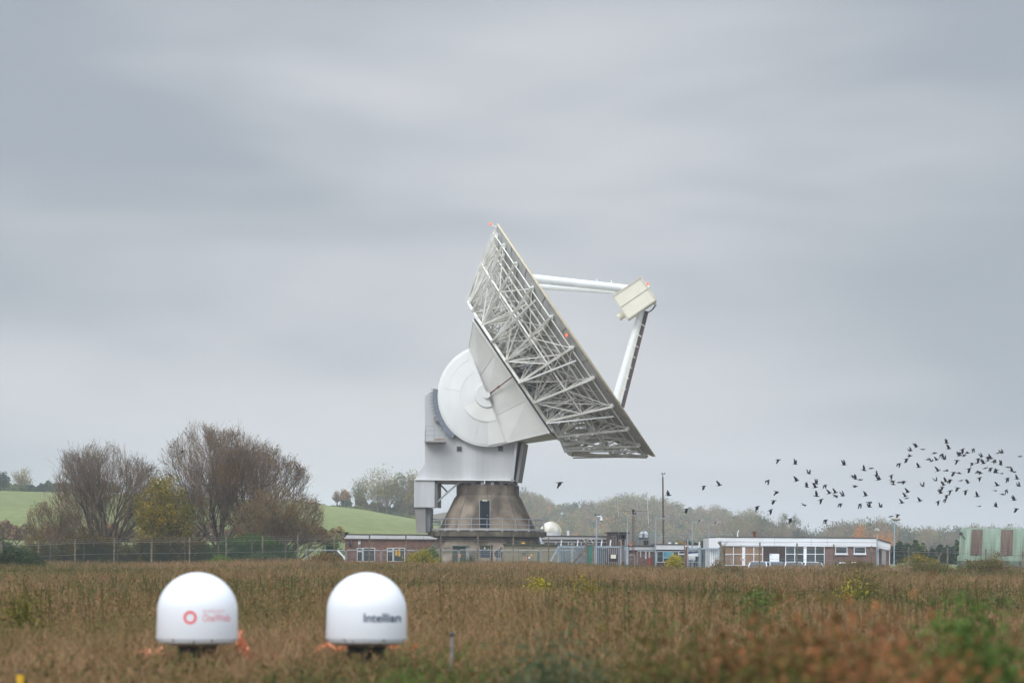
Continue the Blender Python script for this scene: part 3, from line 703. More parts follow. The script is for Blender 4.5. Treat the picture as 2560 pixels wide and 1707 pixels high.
b = mb(); b.pbox(988, 1374, 994, 1388, YL-.03, .02); b.pbox(996, 1371, 1001, 1390, YL-.03, .02); b.build('blind', 'yellow', lb)
b = mb(); b.pbox(872, 1353, 879, 1362, YL-.3, .3); b.build('wall_lamp', 'dark', lb)
b = mb(); b.pbox(895.5, 1354, 901, 1360, YL-.2, .2); b.pbox(896, 1349, 896.8, 1366, YL-.06, .05); b.pbox(899.5, 1349, 900.3, 1366, YL-.06, .05); b.build('meter_box', 'wframe', lb)
YM = 236
mbl = flat_building('control_building', 'long low building with white fascia and dark window band behind the palisade fence', 1345, 1517, 1341, 1347.8, YM, 14, 'brick', bottom=1440)
b = mb(); b.pbox(1347, 1349, 1516, 1360, YM-.06, .05); w_ = b.build('window', 'glass', mbl)
b = mb(); b.pbox(1347, 1353.2, 1516, 1354.6, YM-.12, .05)
for x in (1389.5, 1421, 1453, 1504): b.pbox(x-1.2, 1354, x+1.2, 1362, YM-.12, .05)
b.build('frame', 'wframe', w_)
b = mb(); b.pbox(1346, 1361, 1516, 1408, YM-.10, .08); b.build('lower_wall', mat('grey_lower_wall', (.20, .21, .215), .8), mbl)
b = mb()
for k in range(9): b.pbox(1505+k*5.1, 1366, 1508+k*5.1, 1371.5, YM-.16, .05)
b.build('small_window', 'wframe', mbl)
b = mb(); b.pbox(1417.5, 1326, 1423, 1338, YM+5, .25); ch = b.build('chimney', 'wframe', mbl)
tw = thing('brick_roof_room', 'small red brick room with a flat dark roof rising above the roofs', 'building', base(1545, 232))
b = mb(); b.pbox(1522, 1333, 1568, 1440, 232, 5); b.build('wall', 'brick', tw)
b = mb(); b.pbox(1518, 1329.5, 1574, 1332.8, 231.5, 6); b.build('roof', 'roof', tw)
b = mb(); b.pbox(1544, 1336, 1562, 1352, 231.95, .05); b.build('door', 'brown', tw)
# brick office with white fascia, then the office with the banner
YB = 220
bo = flat_building('brick_office', 'small brick office with white fascia beside the lattice mast', 1570, 1638, 1366, 1374.5, YB, 7, 'brick', cap=3)
window(bo, 1613, 1377, 1616, 1396, YB, 'wframe', .4); window(bo, 1622, 1377, 1625, 1393, YB, 'wframe', .4); window(bo, 1600.5, 1378, 1602.5, 1392, YB, 'wframe', .3)
bo2 = flat_building('white_office', 'low office with deep white fascia behind the yellow flowering bush', 1641, 1752, 1361.5, 1373.5, YB-3, 9, 'brown', cap=2)
joints(bo2, (1710,), 1362, 1373, YB-3.27)
window(bo2, 1643, 1378, 1683, 1404, YB-3, 'glass', 1.0, mulx=(1658,))
window(bo2, 1697, 1378, 1712, 1383, YB-3, 'glass', 1.5); window(bo2, 1697, 1386, 1712, 1404, YB-3, 'glass', 1.5)
window(bo2, 1722, 1377, 1748, 1404, YB-3, 'glass', 1.2, mulx=(1735,))
bn = thing('banner', 'teal banner hung at the window of the white office', 'banner', base(1671, YB-3.3))
b = mb(); b.pbox(1658.5, 1379, 1683, 1396, YB-3.25, .05); b.build('sheet', 'teal', bn)
for px, py, w, nm in ((1673.5, 1358.5, 4.4, 'left dome rooflight'), (1690.5, 1359, 4.0, 'right')):
    c = P(px, py, YB-1); b = mb(); b.lathe(c, [(w/F*YB*math.cos(t*.157), w/F*YB*.85*math.sin(t*.157)) for t in range(11)], 16)
    o = b.build('rooflight', 'radome', None, smooth=True); tag(o, 'white dome rooflight on the flat roof, '+('taller left one' if px < 1680 else 'flatter right one'), 'rooflight', 'rooflights on the white office roof')
# right-hand office
YR = 206
ro = flat_building('office_building', 'long low brick and glass office with white fascia, nearest the green hut', 1799, 2191, 1344, 1365, YR, 14, 'brickp', fd=.15, cap=2)
b = mb()
for x in (1936, 2028, 2068): b.pbox(x, 1344, x+.5, 1364.6, YR-.17, .03)
a0 = P(1800, 1354, YR-.17)
b.box((a0.x, YR-.17, P(1990, 1354, YR).z-.01), (P(2190, 1354, YR).x, YR-.14, P(1990, 1354, YR).z+.01)); b.build('panel_joint', 'strip', ro)
for x0, x1, g in ((1811.5, 1855.5, 'tan'), (1863, 1906, 'tan'), (1965, 2009, 'glass'), (2016.5, 2060, 'glass')):
    xm = (x0+x1)/2; w = window(ro, x0, 1366, x1, 1412, YR, g, 1.5, mulx=(xm,), muly=(1384.5,))
b = mb()
for x0, x1 in ((1857, 1861.5), (2010.5, 2015)): b.pbox(x0, 1365, x1, 1414, YR-.09, .1)
b.build('white_pier', 'wframe', ro)
b = mb(); b.pbox(1909, 1365.5, 1962, 1414, YR-.05, .06); b.build('brown_boarding', 'brown', ro)
for x0, x1 in ((2090, 2117), (2136.5, 2163)):
    w = window(ro, x0, 1368, x1, 1382, YR, 'glass', 1.6); b = mb(); b.pbox(x0-3, 1384, x1+3.5, 1386.4, YR-.16, .2); b.build('sill', 'wframe', w)
b = mb(); b.pbox(1772, 1344.5, 1799.5, 1371, YR-.6, 6); b.build('porch_fascia', 'pale', ro)
b = mb(); b.pbox(1774, 1371, 1798, 1430, YR, 5); b.build('porch_wall', 'wframe', ro)
b = mb(); b.prism([(2189, 1347), (2226, 1358), (2226, 1376), (2189, 1368)], YR+1, 12, (0, 0)); b.build('wing_fascia', 'pale', ro)
b = mb(); b.prism([(2189, 1368), (2225, 1376), (2225, 1440), (2189, 1440)], YR+1.2, 11.6); b.build('wing_wall', 'brickp', ro)
b = mb(); b.prism([(2189, 1344.7), (2227.5, 1355.5), (2227.5, 1358), (2189, 1347)], YR+.9, 12.2); b.build('wing_roof', 'roof', ro)
b = mb(); b.pbox(2204, 1373, 2215, 1412, YR+1.1, .1); b.build('wing_door', 'strip', ro)
b = mb()
for x in (2194.5, 2196, 2223.5): b.pbox(x, 1370, x+1.3, 1412, YR+1.0, .12)
b.build('downpipe', 'wframe', ro)
for x in (2200.5, 2227.5):
    b = mb(); b.pbox(x-2, 1373, x+2, 1379, YR+.7, .3); b.build('wall_lamp', 'dark', ro)
b = mb(); c = P(1886, 1336, YR+4); b.tube(P(1886, 1343, YR+4), P(1886, 1330, YR+4), .14, .14, 10); b.tube(P(1886, 1330.5, YR+4), P(1886, 1328, YR+4), .28, .28, 10); b.build('roof_cowl', 'rust', ro)
b = mb(); b.pbox(1842.5, 1333, 1845.5, 1342, YR+4, .1); b.bar(P(1843, 1334, YR+4), P(1847, 1325, YR+4), .08); b.build('roof_vent', 'wframe', ro)
sgn = thing('notice_board', 'large white notice board with a blue emblem on the dark boarding of the office', 'sign', base(1936, YR-.3))
b = mb(); b.pbox(1924, 1383.5, 1948, 1412, YR-.3, .06); b.build('panel', 'wframe', sgn)
b = mb(); q = P(1926.8, 1386.5, YR-.31); b.tube(q, q-Wd*.01, .05, .05, 12); b.build('emblem', 'teal', sgn)
# corrugated hut
YH = 200
xa = P(2392, 1380, YH).x
hut = thing('corrugated_hut', 'pale green corrugated iron hut with a rounded roof and two brown roof panels', 'hut', (xa, YH, gz(xa, YH)))
hut.rotation_euler.z = R(-13.5); xb = P(2625, 1380, YH).x; zb = gz(xa, YH)-.4; ztop = P(2440, 1318, YH).z
def corr(name, m, x0, x1, a0, a1, off, ry=3.7, pitch=.13):
    b = mb(); nx = max(2, int((x1-x0)/(pitch/2))); na = 22; vs = []; rz = ztop-zb
    for i in range(nx+1):
        x = x0+(x1-x0)*i/nx; o_ = (.022 if i % 2 else -.022)+off
        for j in range(na+1):
            t = a0+(a1-a0)*j/na; c_, s_ = math.cos(t), math.sin(t)
            vs.append((x, YH+4.2-(ry+o_)*abs(c_)*(1 if c_ > 0 else -1), zb+(rz+o_)*abs(s_)))
    m_ = na+1; b.add(vs, [(i*m_+j, (i+1)*m_+j, (i+1)*m_+j+1, i*m_+j+1) for i in range(nx) for j in range(na)])
    return b.build(name, m, hut)
corr('roof_sheeting', 'hut', xa+.12, xb, R(29), R(180), 0)
corr('wall_sheeting', 'hut', xa, xb, R(25), R(30.5), .06)
corr('lower_wall_sheeting', 'hutlow', xa, xb, R(0), R(25), .05)
for x0, x1 in ((2424, 2452), (2498, 2527)): corr('roof_panel', 'hutrust', P(x0, 1345, YH).x, P(x1, 1345, YH).x, R(31), R(74), .07)
b = mb(); vs = []; na = 20
for j in range(na+1):
    t = math.pi*j/na; c_, s_ = math.cos(t), math.sin(t); vs.append((xa+.14, YH+4.2-3.66*abs(c_)*(1 if c_ > 0 else -1), zb+(ztop-zb-.03)*abs(s_)))
b.add(vs, [tuple(range(na+1))]); b.build('end_wall', 'hutlow', hut)
b = mb(); q = P(2388, 1333, YH+2); b.ball(q, .16); b.tube(q, q+Vector((.4, 0, -.5)), .04); b.build('flood_lamp', 'dark', hut)

# small white domed hut behind the platform
dm = thing('observatory_dome', 'white observatory dome with yellowed seam behind the platform', 'dome', base(1384, 240))
c = P(1375.5, 1330, 240); r_ = 26/F*240
b = mb(); b.lathe(c, [(r_*math.cos(t*.157), r_*1.0*math.sin(t*.157)) for t in range(11)], 32); b.build('shell', 'patina', dm, smooth=True)
b = mb(); b.lathe(c, [(r_*.99, -.35), (r_*.99, 0)], 32); b.lathe(c-Vector((0, 0, 1.2)), [(r_*.96, -2.6), (r_*.96, .85)], 32); b.build('drum', 'pale', dm, smooth=True)
b = mb()
for k in range(14):
    t0, t1 = math.pi*k/28, math.pi*(k+1)/28
    f = lambda t, w: c+Vector((r_*1.02*math.cos(t), w, r_*1.02*math.sin(t)))
    b.bar(f(t0, -.6), f(t1, -.6), .12)
b.build('seam', 'rim', dm)

# ------------------------------------------------------------------ masts, lamps, roof fittings
def post_base(px, Y): return base(px, Y)
for i, (px, yt, x1, Y, lab) in enumerate(((1568.5, 1287, 1607, 212, 'tall grey street lamp in front of the lattice mast'), (1639.5, 1294, 1678, 212, 'grey street lamp whose head crosses the wooden pole'),
        (1731, 1304.5, 1766.5, 214, 'grey street lamp above the notice board gate'), (1772, 1310, 1806.5, 216, 'grey street lamp at the white porch of the right office'))):
    t = thing('street_lamp', lab, 'street lamp', post_base(px, Y), 'street lamps along the access road')
    b = mb(); g = t.location.z; p = P(px, yt, Y); b.tube((p.x, Y, g), (p.x, Y, p.z-1.2), .05, .05, 8); b.tube((p.x, Y, p.z-1.2), p, .04, .035, 8); b.build('pole', 'bluerail', t)
    k = x1-21; a1 = P(k, yt, Y); b = mb(); b.tube(p-Vector((0, 0, .05)), a1-Vector((0, 0, .02)), .03, .03, 6); b.build('arm', 'rail', t)
    b = mb(); a2 = P(x1, yt-1, Y); d = a2-a1; 
    prof = [(0, -.04, .08), (.12, -.02, .16), (.3, .12, .2), (.55, .20, .24), (.8, .12, .2), (1.0, -.06, .06)]
    vs = []
    for s_, dz_, hw in prof:
        q = a1+d*s_+Vector((0, 0, dz_)); vs += [q+Vector((0, -hw, -.12)), q+Vector((0, hw, -.12)), q+Vector((0, hw*.6, .05)), q+Vector((0, -hw*.6, .05))]
    fs = [(j*4+a, j*4+(a+1) % 4, (j+1)*4+(a+1) % 4, (j+1)*4+a) for j in range(5) for a in range(4)]+[(0, 1, 2, 3), (20, 23, 22, 21)]
    b.add(vs, fs); h_ = b.build('lamp_head', 'taupe', t, smooth=True)
    b = mb(); b.ball(a1+d*.18+Vector((0, 0, .08)), .13); b.build('photocell', 'dark', h_)
t = thing('camera_pole', 'thick grey pole carrying a white dome security camera', 'camera pole', post_base(1491.5, 210)); Y = 210
b = mb(); p = P(1491.5, 1289, Y); b.tube((p.x, Y, t.location.z), p, .075, .07, 10); b.build('pole', 'bluerail', t)
b = mb(); b.tube(P(1492, 1290, Y), P(1503, 1290, Y), .05); b.tube(P(1503, 1290, Y), P(1503.5, 1294, Y), .05); b.build('arm', 'wframe', t)
b = mb(); c = P(1503.5, 1297, Y); b.lathe(c, [(.01, .2), (.06, .18), (.11, 0), (.12, -.12), (.01, -.12)], 12); cm = b.build('camera_dome', 'wframe', t, smooth=True)
b = mb(); b.ball(c-Vector((0, 0, .13)), .09); b.build('camera_lens', 'dark', cm)
b = mb(); b.ball(P(1489, 1286, Y), .08); b.bar(P(1493, 1286, Y), P(1499, 1287, Y), .08); b.build('detector', 'dark', t)
for px, yt, Y, lab, nm in ((2240, 1301, 205, 'tall grey lamp post with twin round heads right of the office', 'twin'),):
    t = thing('lamp_post', lab, 'lamp post', post_base(2236, Y)); b = mb(); p = P(2236, yt, Y); b.tube((p.x, Y, t.location.z), p, .055, .05, 8); b.build('pole', 'bluerail', t)
    b = mb(); b.lathe(P(2236, 1296.5, Y), [(.01, .12), (.2, .1), (.27, -.02), (.2, -.12), (.01, -.12)], 14); b.lathe(P(2243.5, 1297, Y), [(.01, .12), (.2, .1), (.27, -.02), (.2, -.12), (.01, -.12)], 14); b.build('lamp_head', 'postp', t, smooth=True)
    b = mb(); b.path([P(2232, 1300, Y), P(2236, 1301, Y), P(2244, 1301, Y), P(2247.5, 1298, Y)], .03); b.build('head_bracket', 'rail', t)
t = thing('siren_post', 'grey post with mushroom cap and thin spike at the corner of the office', 'post', post_base(2194, 202)); Y = 202
b = mb(); p = P(2193, 1326, Y); b.tube((p.x, Y, t.location.z), p, .05, .05, 8); b.build('pole', 'bluerail', t)
b = mb(); b.lathe(P(2192.5, 1325, Y), [(.01, .22), (.12, .18), (.24, .02), (.27, -.06), (.01, -.06)], 16); b.build('cap', 'postp', t, smooth=True)
b = mb(); b.tube(P(2192.5, 1322, Y), P(2192, 1303, Y), .02, .02); b.build('spike', 'dark', t)
t = thing('timber_mast', 'tall weathered wooden pole with a wind gauge on top', 'mast', post_base(1659, 224)); Y = 224
b = mb(); p = P(1657, 1192, Y); b.tube((P(1660, 1400, Y).x, Y, t.location.z), p, .10, .07, 10); b.build('pole', 'wood', t, smooth=True)
b = mb(); b.tube(p, P(1657, 1185, Y), .035, .03); b.tube(P(1655, 1184, Y), P(1661.5, 1184, Y), .02); b.ball(P(1655, 1183.5, Y), .07); b.ball(P(1661.5, 1183.5, Y), .07); b.build('wind_gauge', 'dark', t)
t = thing('lattice_mast', 'slim dark lattice mast with a crosswise aerial boom', 'mast', post_base(1583, 218)); Y = 218; g = t.location.z
b = mb(); z1 = P(1583, 1284, Y).z; x = P(1583, 1340, Y).x; hw = .1
cs = [(x-hw, Y-hw), (x+hw, Y-hw), (x, Y+hw)]
for cx_, cy_ in cs: b.tube((cx_, cy_, g), (cx_, cy_, z1), .022, .022, 4)
k = int((z1-g)/.3)
for j in range(k):
    z = g+j*.3
    for a, c_ in ((0, 1), (1, 2), (2, 0)): b.tube((*cs[a], z), (*cs[c_], z+.3), .011, .011, 3)
b.build('tower', 'wood', t)
b = mb(); b.tube(P(1583, 1285, Y), P(1583, 1276, Y), .09, .07, 8); b.ball(P(1583, 1276, Y), .13); b.build('rotator', 'dark', t)
b = mb(); b.tube(P(1548, 1276, Y), P(1583, 1277.5, Y), .018); b.tube(P(1583, 1277.5, Y), P(1619, 1277.5, Y), .018); b.path([P(1571, 1279, Y), P(1577, 1284, Y), P(1583, 1281, Y)], .012); b.build('boom', 'dark', t)
for xt, yt, xb_, yb, lab in ((1543.5, 1243, 1547, 1301, 'thin white whip aerial left of the lattice mast'), (1617.5, 1233, 1622, 1319, 'thin white whip aerial above the white tank')):
    Y = 222; t = thing('whip_aerial', lab, 'aerial', post_base(xb_, Y), 'whip aerials on the roof')
    b = mb(); b.tube(P(xb_, yb, Y), P(xt, yt, Y), .035, .012, 6); b.build('rod', 'wframe', t)
    b = mb(); b.tube(P(xb_+.5, yb+2, Y), (P(xb_, yb, Y).x, Y, P(xb_, 1358, Y).z), .02); b.tube(P(xb_-.5, yb-9, Y), P(xb_-.7, yb+1, Y), .045); b.build('mount', 'rail', t)
t = thing('water_tank', 'white rounded double tank on a stand on the office roof', 'tank', (P(1609, 1363, 222).x, 222, P(1609, 1363, 222).z)); Y = 222
b = mb()
for px, w in ((1604, 5.6), (1613, 6.6)): b.ball(P(px, 1335, Y), w/F*Y, 14, 8, (1, 1, 1.2)); b.pbox(px-w, 1333, px+w, 1343, Y-.2, .4)
b.build('tank_shell', 'radome', t, smooth=True)
b = mb(); b.pbox(1598, 1343.5, 1625, 1348, Y, .8)
for x in (1600, 1608, 1616, 1624): b.pbox(x-.8, 1348, x+.8, 1363, Y+.1, .2)
b.build('stand', 'taupe', t)
b = mb(); b.pbox(1609, 1350, 1621, 1362, Y+.4, .4); b.build('plant_box', 'dark', t)
def railing(label, x0, x1, ys, ybot, Y, step, m='rail'):
    t = thing('roof_railing', label, 'railing', (P((x0+x1)/2, ybot, Y).x, Y, P((x0+x1)/2, ybot, Y).z)); b = mb()
    for y in ys:
        a = P(x0, y, Y); c_ = P(x1, y, Y); z = (a.z+c_.z)/2; b.tube((a.x, Y, z), (c_.x, Y, z), .024, .024, 4)
    b.build('rail', m, t); b = mb(); k = max(1, round((x1-x0)/step))
    for i in range(k+1):
        x = x0+(x1-x0)*i/k; a = P(x, (min(ys)), Y); c_ = P(x, ybot, Y); b.tube(c_, a, .022, .022, 4)
    b.build('upright', m, t); return t
railing('grey double handrail on the roof beside the lattice mast', 1568, 1638, (1336.5, 1349.5), 1364, 221, 14)
railing('long grey handrail above the white office roof', 1629, 1831, (1334.5, 1340.5, 1348.5), 1361, 221, 50)
railing('grey handrail with uprights in front of the brick roof room', 1524, 1566, (1335.5, 1348), 1362, 224, 14)
t = thing('lifebelt', 'orange lifebelt leaning on the brick office roof edge', 'lifebelt', P(1577, 1361, 219.5)); b = mb()
q = P(1577, 1359, 219.5)
for i in range(20): 
    a0, a1 = 2*math.pi*i/20, 2*math.pi*(i+1)/20; b.tube(q+Vector((.16*math.cos(a0), 0, .16*math.sin(a0))), q+Vector((.16*math.cos(a1), 0, .16*math.sin(a1))), .055, .055, 6)
b.build('ring', 'orange', t)
t = thing('roof_ladder_frame', 'grey tubular frame and pale cowl on the roof by the brick room', 'roof plant', P(1536, 1360, 226)); b = mb()
for x in (1530, 1534): b.tube(P(x, 1362, 226), P(x, 1340, 226), .03)
b.tube(P(1527, 1340, 226), P(1538, 1340, 226), .03); b.build('frame', 'rail', t)
b = mb(); b.pbox(1539, 1341, 1542, 1361, 226, .3); b.build('cowl', 'postp', t)
b = mb(); b.ball(P(1549, 1351.5, 226), .09); b.build('hazard_lamp', 'orange', t)

# ------------------------------------------------------------------ yard equipment by the pedestal
t = thing('equipment_cabin', 'flat khaki equipment cabin right of the pedestal base', 'cabin', base(1327, 207)); Y = 207
b = mb(); b.pbox(1259, 1362, 1397, 1440, Y, 3); b.build('body', 'khaki', t); b = mb(); b.pbox(1257, 1359, 1399, 1362.2, Y-.15, 3.3); b.build('roof', 'dgreen', t)
b = mb(); b.pbox(1296, 1369, 1320, 1370, Y-.03, .02); b.pbox(1296, 1370, 1296.7, 1405, Y-.03, .02); b.pbox(1319.3, 1370, 1320, 1405, Y-.03, .02); b.build('door_outline', 'dgreen', t)
b = mb(); b.pbox(1305, 1376, 1312, 1382, Y-.2, .2); b.build('vent_box', 'khaki', t); b = mb(); b.pbox(1304, 1355, 1312, 1359, Y+.3, .4); b.build('roof_box', 'yellow', t)
b = mb(); b.pbox(1331, 1367, 1335, 1370, Y-.1, .1); b.build('lamp', 'dark', t)
b = mb(); b.prism([(1325, 1389.5), (1332, 1389.5), (1328.5, 1383.5)], Y-.05, .03); b.build('warning_triangle', 'yellow', t)
b = mb(); b.pbox(1321, 1391, 1325.5, 1395, Y-.05, .03); b.build('white_label', 'wframe', t)
t = thing('hurdle', 'small orange framed hurdle at the foot of the khaki cabin', 'hurdle', base(1312, 206)); b = mb()
for x in (1309, 1316): b.pbox(x-.7, 1392, x+.7, 1412, 206, .05)
b.pbox(1309, 1392, 1316, 1393.5, 206, .05); b.build('frame', 'orange', t)
t = thing('green_plant_box', 'dark green plant cabinet against the concrete plinth', 'cabinet', base(1150, 208)); b = mb(); b.pbox(1131, 1365, 1164, 1440, 208, 1.5); b.build('body', 'dgreen', t, bevel=.04)
b = mb(); b.pbox(1164.5, 1365, 1172, 1440, 207.9, 1.4); b.build('side_door', 'taupe', t); b = mb(); b.pbox(1129, 1363.5, 1173, 1365, 207.8, 1.8); b.build('lid', 'green', t)
t = thing('transformer', 'dark blue transformer box on a yellow-green stand beside the fence', 'transformer', base(1213, 207)); b = mb(); b.pbox(1201, 1375, 1225, 1393, 207, 1.2); b.build('body', 'navy', t, bevel=.03)
b = mb(); b.pbox(1200, 1363, 1226, 1374, 207.5, .1)
for k in range(12): b.pbox(1201+k*2.1, 1362, 1201.8+k*2.1, 1374, 207.3, .12)
b.build('cooling_fins', 'dgreen', t); b = mb(); b.pbox(1200, 1393, 1226, 1395.5, 206.9, 1.3); b.pbox(1201, 1395, 1203, 1440, 207, .1); b.pbox(1223, 1395, 1225, 1440, 207, .1); b.build('stand', 'khaki', t)
b = mb(); b.pbox(1210, 1368, 1213.5, 1371.5, 207.2, .05); b.build('label_plate', 'wframe', t); b = mb(); b.prism([(1219, 1373), (1222.5, 1373), (1220.7, 1369.8)], 207.2, .03); b.build('warning_triangle', 'yellow', t)
t = thing('switch_cabinet', 'narrow dark switch cabinet right of the transformer', 'cabinet', base(1230, 208)); b = mb(); b.pbox(1227, 1363, 1231.5, 1440, 208, .5); b.build('body', 'dgreen', t); b = mb(); b.pbox(1226.5, 1361, 1232, 1363, 207.9, .7); b.build('cap', 'dark', t)
t = thing('cable_reel', 'dark cable drum and hose standing by the khaki cabin', 'cable reel', base(1246, 207)); b = mb(); q = P(1246, 1384, 207); b.tube(q-Wd*.3, q+Wd*.3, .33, .33, 16); b.build('drum', 'dark', t, smooth=True)
b = mb(); b.bar(P(1237, 1410, 207), P(1254, 1367, 207), .1); b.bar(P(1256, 1410, 207), P(1252, 1367, 207), .1); b.build('frame', 'gear', t)
t = thing('orange_box', 'small orange box fixed to a barrier joint near the green cabinet', 'box', base(1148, 204)); b = mb(); b.pbox(1145, 1383.5, 1151.5, 1393, 204, .2); b.build('body', 'orange', t, bevel=.02)
b = mb(); b.tube(P(1148, 1393, 204.1), P(1148, 1425, 204.1), .03); b.build('stake', 'rail', t)
t = thing('green_cabinet', 'tall green roadside cabinet between the two cranked concrete posts', 'cabinet', base(1476, 201)); b = mb(); b.pbox(1470, 1361.5, 1483, 1440, 201, .5); b.build('body', 'green', t, bevel=.02); b = mb(); b.pbox(1469.5, 1360, 1483.5, 1361.6, 200.9, .7); b.build('cap', 'postp', t)
t = thing('red_bin', 'dark red bin against the brick office', 'bin', base(1623, 214)); b = mb(); b.pbox(1619.5, 1395, 1627, 1440, 214, .3); b.build('body', 'red', t); b = mb(); b.pbox(1619, 1393.6, 1627.5, 1395.3, 213.95, .4); b.build('lid', 'red', t)
for k, (x, lab) in enumerate(((1346, 'pair of dark green bollards in front of the khaki cabin'), (1410.5, 'dark green bollard behind the palisade fence'))):
    t = thing('green_bollard', lab, 'bollard', base(x, 203)); 
    for dx in ((-1.7, 1.7) if k == 0 else (0,)):
        b = mb(); b.pbox(x+dx-1.0, 1378, x+dx+1.0, 1440, 203, .07); b.build('post', 'green', t)
t = thing('concrete_pillar', 'rounded pale concrete pillar behind the palisade fence', 'pillar', base(1431, 212)); b = mb(); p = P(1431, 1362, 212); b.lathe((p.x, 212, 0), [(.16, t.location.z), (.16, p.z), (.19, p.z+.02), (.15, p.z+.16), (.01, p.z+.2)], 14); b.build('shaft', 'postp', t, smooth=True)
b = mb(); b.lathe((p.x, 212, p.z-.1), [(.2, 0), (.2, .06), (.16, .06)], 14); b.build('collar', 'post', t)

# ------------------------------------------------------------------ fences
def fence_run(name, label, xs, tops, Y, mesh_m='chain', m='post', wires=3, mesh_top=12, halfw=.055):
    pts = []
    for x in xs:
        yt = np.interp(x, tops[0], tops[1]); pts.append(P(x, yt, Y))
    c = pts[len(pts)//2]; t = thing(name, label, 'fence', (c.x, Y, gz(c.x, Y)))
    for p, x in zip(pts, xs):
        b = mb(); g = gz(p.x, Y)-.2; lean = rng.uniform(-.03, .03)
        b.add([(p.x+i*halfw+k*lean, Y+j*halfw, g if k == 0 else p.z) for k in (0, 1) for i, j in ((-1, -1), (1, -1), (1, 1), (-1, 1))], [(0, 1, 5, 4), (1, 2, 6, 5), (2, 3, 7, 6), (3, 0, 4, 7), (4, 5, 6, 7)])
        b.build('post', m, t)
    b = mb(); vs = []
    for p in pts: vs += [(p.x, Y-.09, gz(p.x, Y)-.1), (p.x, Y-.09, p.z-mesh_top/F*Y)]
    b.add(vs, [(2*i, 2*i+2, 2*i+3, 2*i+1) for i in range(len(pts)-1)]); b.build('wire_mesh', mesh_m, t)
    b = mb()
    for a, c_ in zip(pts, pts[1:]):
        for k in range(wires):
            o_ = Vector((0, -.1, -.06-.17*k)); b.tube(a+o_, c_+o_, .008, .008, 3, False)
        m_ = (a+c_)/2; b.tube(m_+Vector((-.03, -.12, -.75)), m_+Vector((.05, -.25, -.2)), .012, .012, 3)
    for k in (mesh_top/F*Y, 1.3):
        for a, c_ in zip(pts, pts[1:]): b.tube(a+Vector((0, -.1, -k)), c_+Vector((0, -.1, -k)), .012, .012, 3, False)
    b.build('strand_wire', 'taupe', t); return t
YF = 193
xs1 = [-88, 4, 96, 187, 285, 379, 474, 566, 656, 745, 835.5, 923, 1015, 1102.5, 1194, 1283, 1372, 1465]
fence_run('wire_fence', 'long chain-link fence with concrete posts along the far edge of the field', xs1, ([0, 96, 187, 285, 379, 474, 745, 836, 1015, 1194, 1283, 1372, 1465], [1352, 1350, 1345, 1343, 1342, 1341, 1337, 1335, 1336, 1338, 1339, 1343, 1346]), YF)
fence_run('wire_fence', 'chain-link fence with mossy concrete posts in front of the right office and hut', [1802, 1899, 1992, 2085, 2178, 2271, 2369, 2465, 2557, 2650], ([1802, 1899, 1992, 2085, 2178, 2271, 2369, 2465, 2557], [1353, 1355, 1357, 1360, 1364, 1366.5, 1369, 1372, 1375]), YF)
# rear fence with cranked posts and green netting at the left, bare one at the far right
def cranked(b, px, yt, Y, arms=(-1, 1), hw=.07, ln=9):
    p = P(px, yt+8, Y); g = gz(p.x, Y)-.2; b.box((p.x-hw, Y-hw, g), (p.x+hw, Y+hw, p.z))
    for a in arms: b.bar(p-Vector((0, 0, .05)), P(px+a*ln, yt, Y), hw*1.6)
t = thing('netting_fence', 'rear fence hung with dark green netting under the bare trees at left', 'fence', base(350, 200))
for k in range(9):
    b = mb(); cranked(b, 42+k*84, 1350, 200, hw=.05); b.build('post', 'bark', t)
b = mb(); vs = []
for x in range(30, 745, 42): p = P(x, 1361, 200); vs += [(p.x, 200, gz(p.x, 200)-.1), (p.x, 200, p.z)]
b.add(vs, [(2*i, 2*i+2, 2*i+3, 2*i+1) for i in range(len(vs)//2-1)]); b.build('netting', 'netting', t)
t = thing('cranked_post_fence', 'rear fence of Y-topped posts between the lamp post and the green hut', 'fence', base(2300, 206))
for x in (2290, 2347): b = mb(); cranked(b, x, 1381, 206, ln=8); b.build('post', 'post', t)
b = mb(); b.tube(P(2240, 1383, 206), P(2390, 1384.5, 206), .012, .012, 3); b.tube(P(2240, 1388, 206), P(2390, 1389.5, 206), .012, .012, 3); b.build('strand_wire', 'dark', t)
t = thing('cranked_post_fence', 'rear fence of Y-topped posts between the trees and the brick building', 'fence', base(790, 212))
for x in (772, 812): b = mb(); cranked(b, x, 1352, 212, ln=6); b.build('post', 'postp', t)
b = mb(); b.tube(P(745, 1356, 212), P(860, 1357, 212), .012, .012, 3); b.tube(P(745, 1362, 212), P(860, 1363, 212), .012, .012, 3); b.build('strand_wire', 'rail', t)
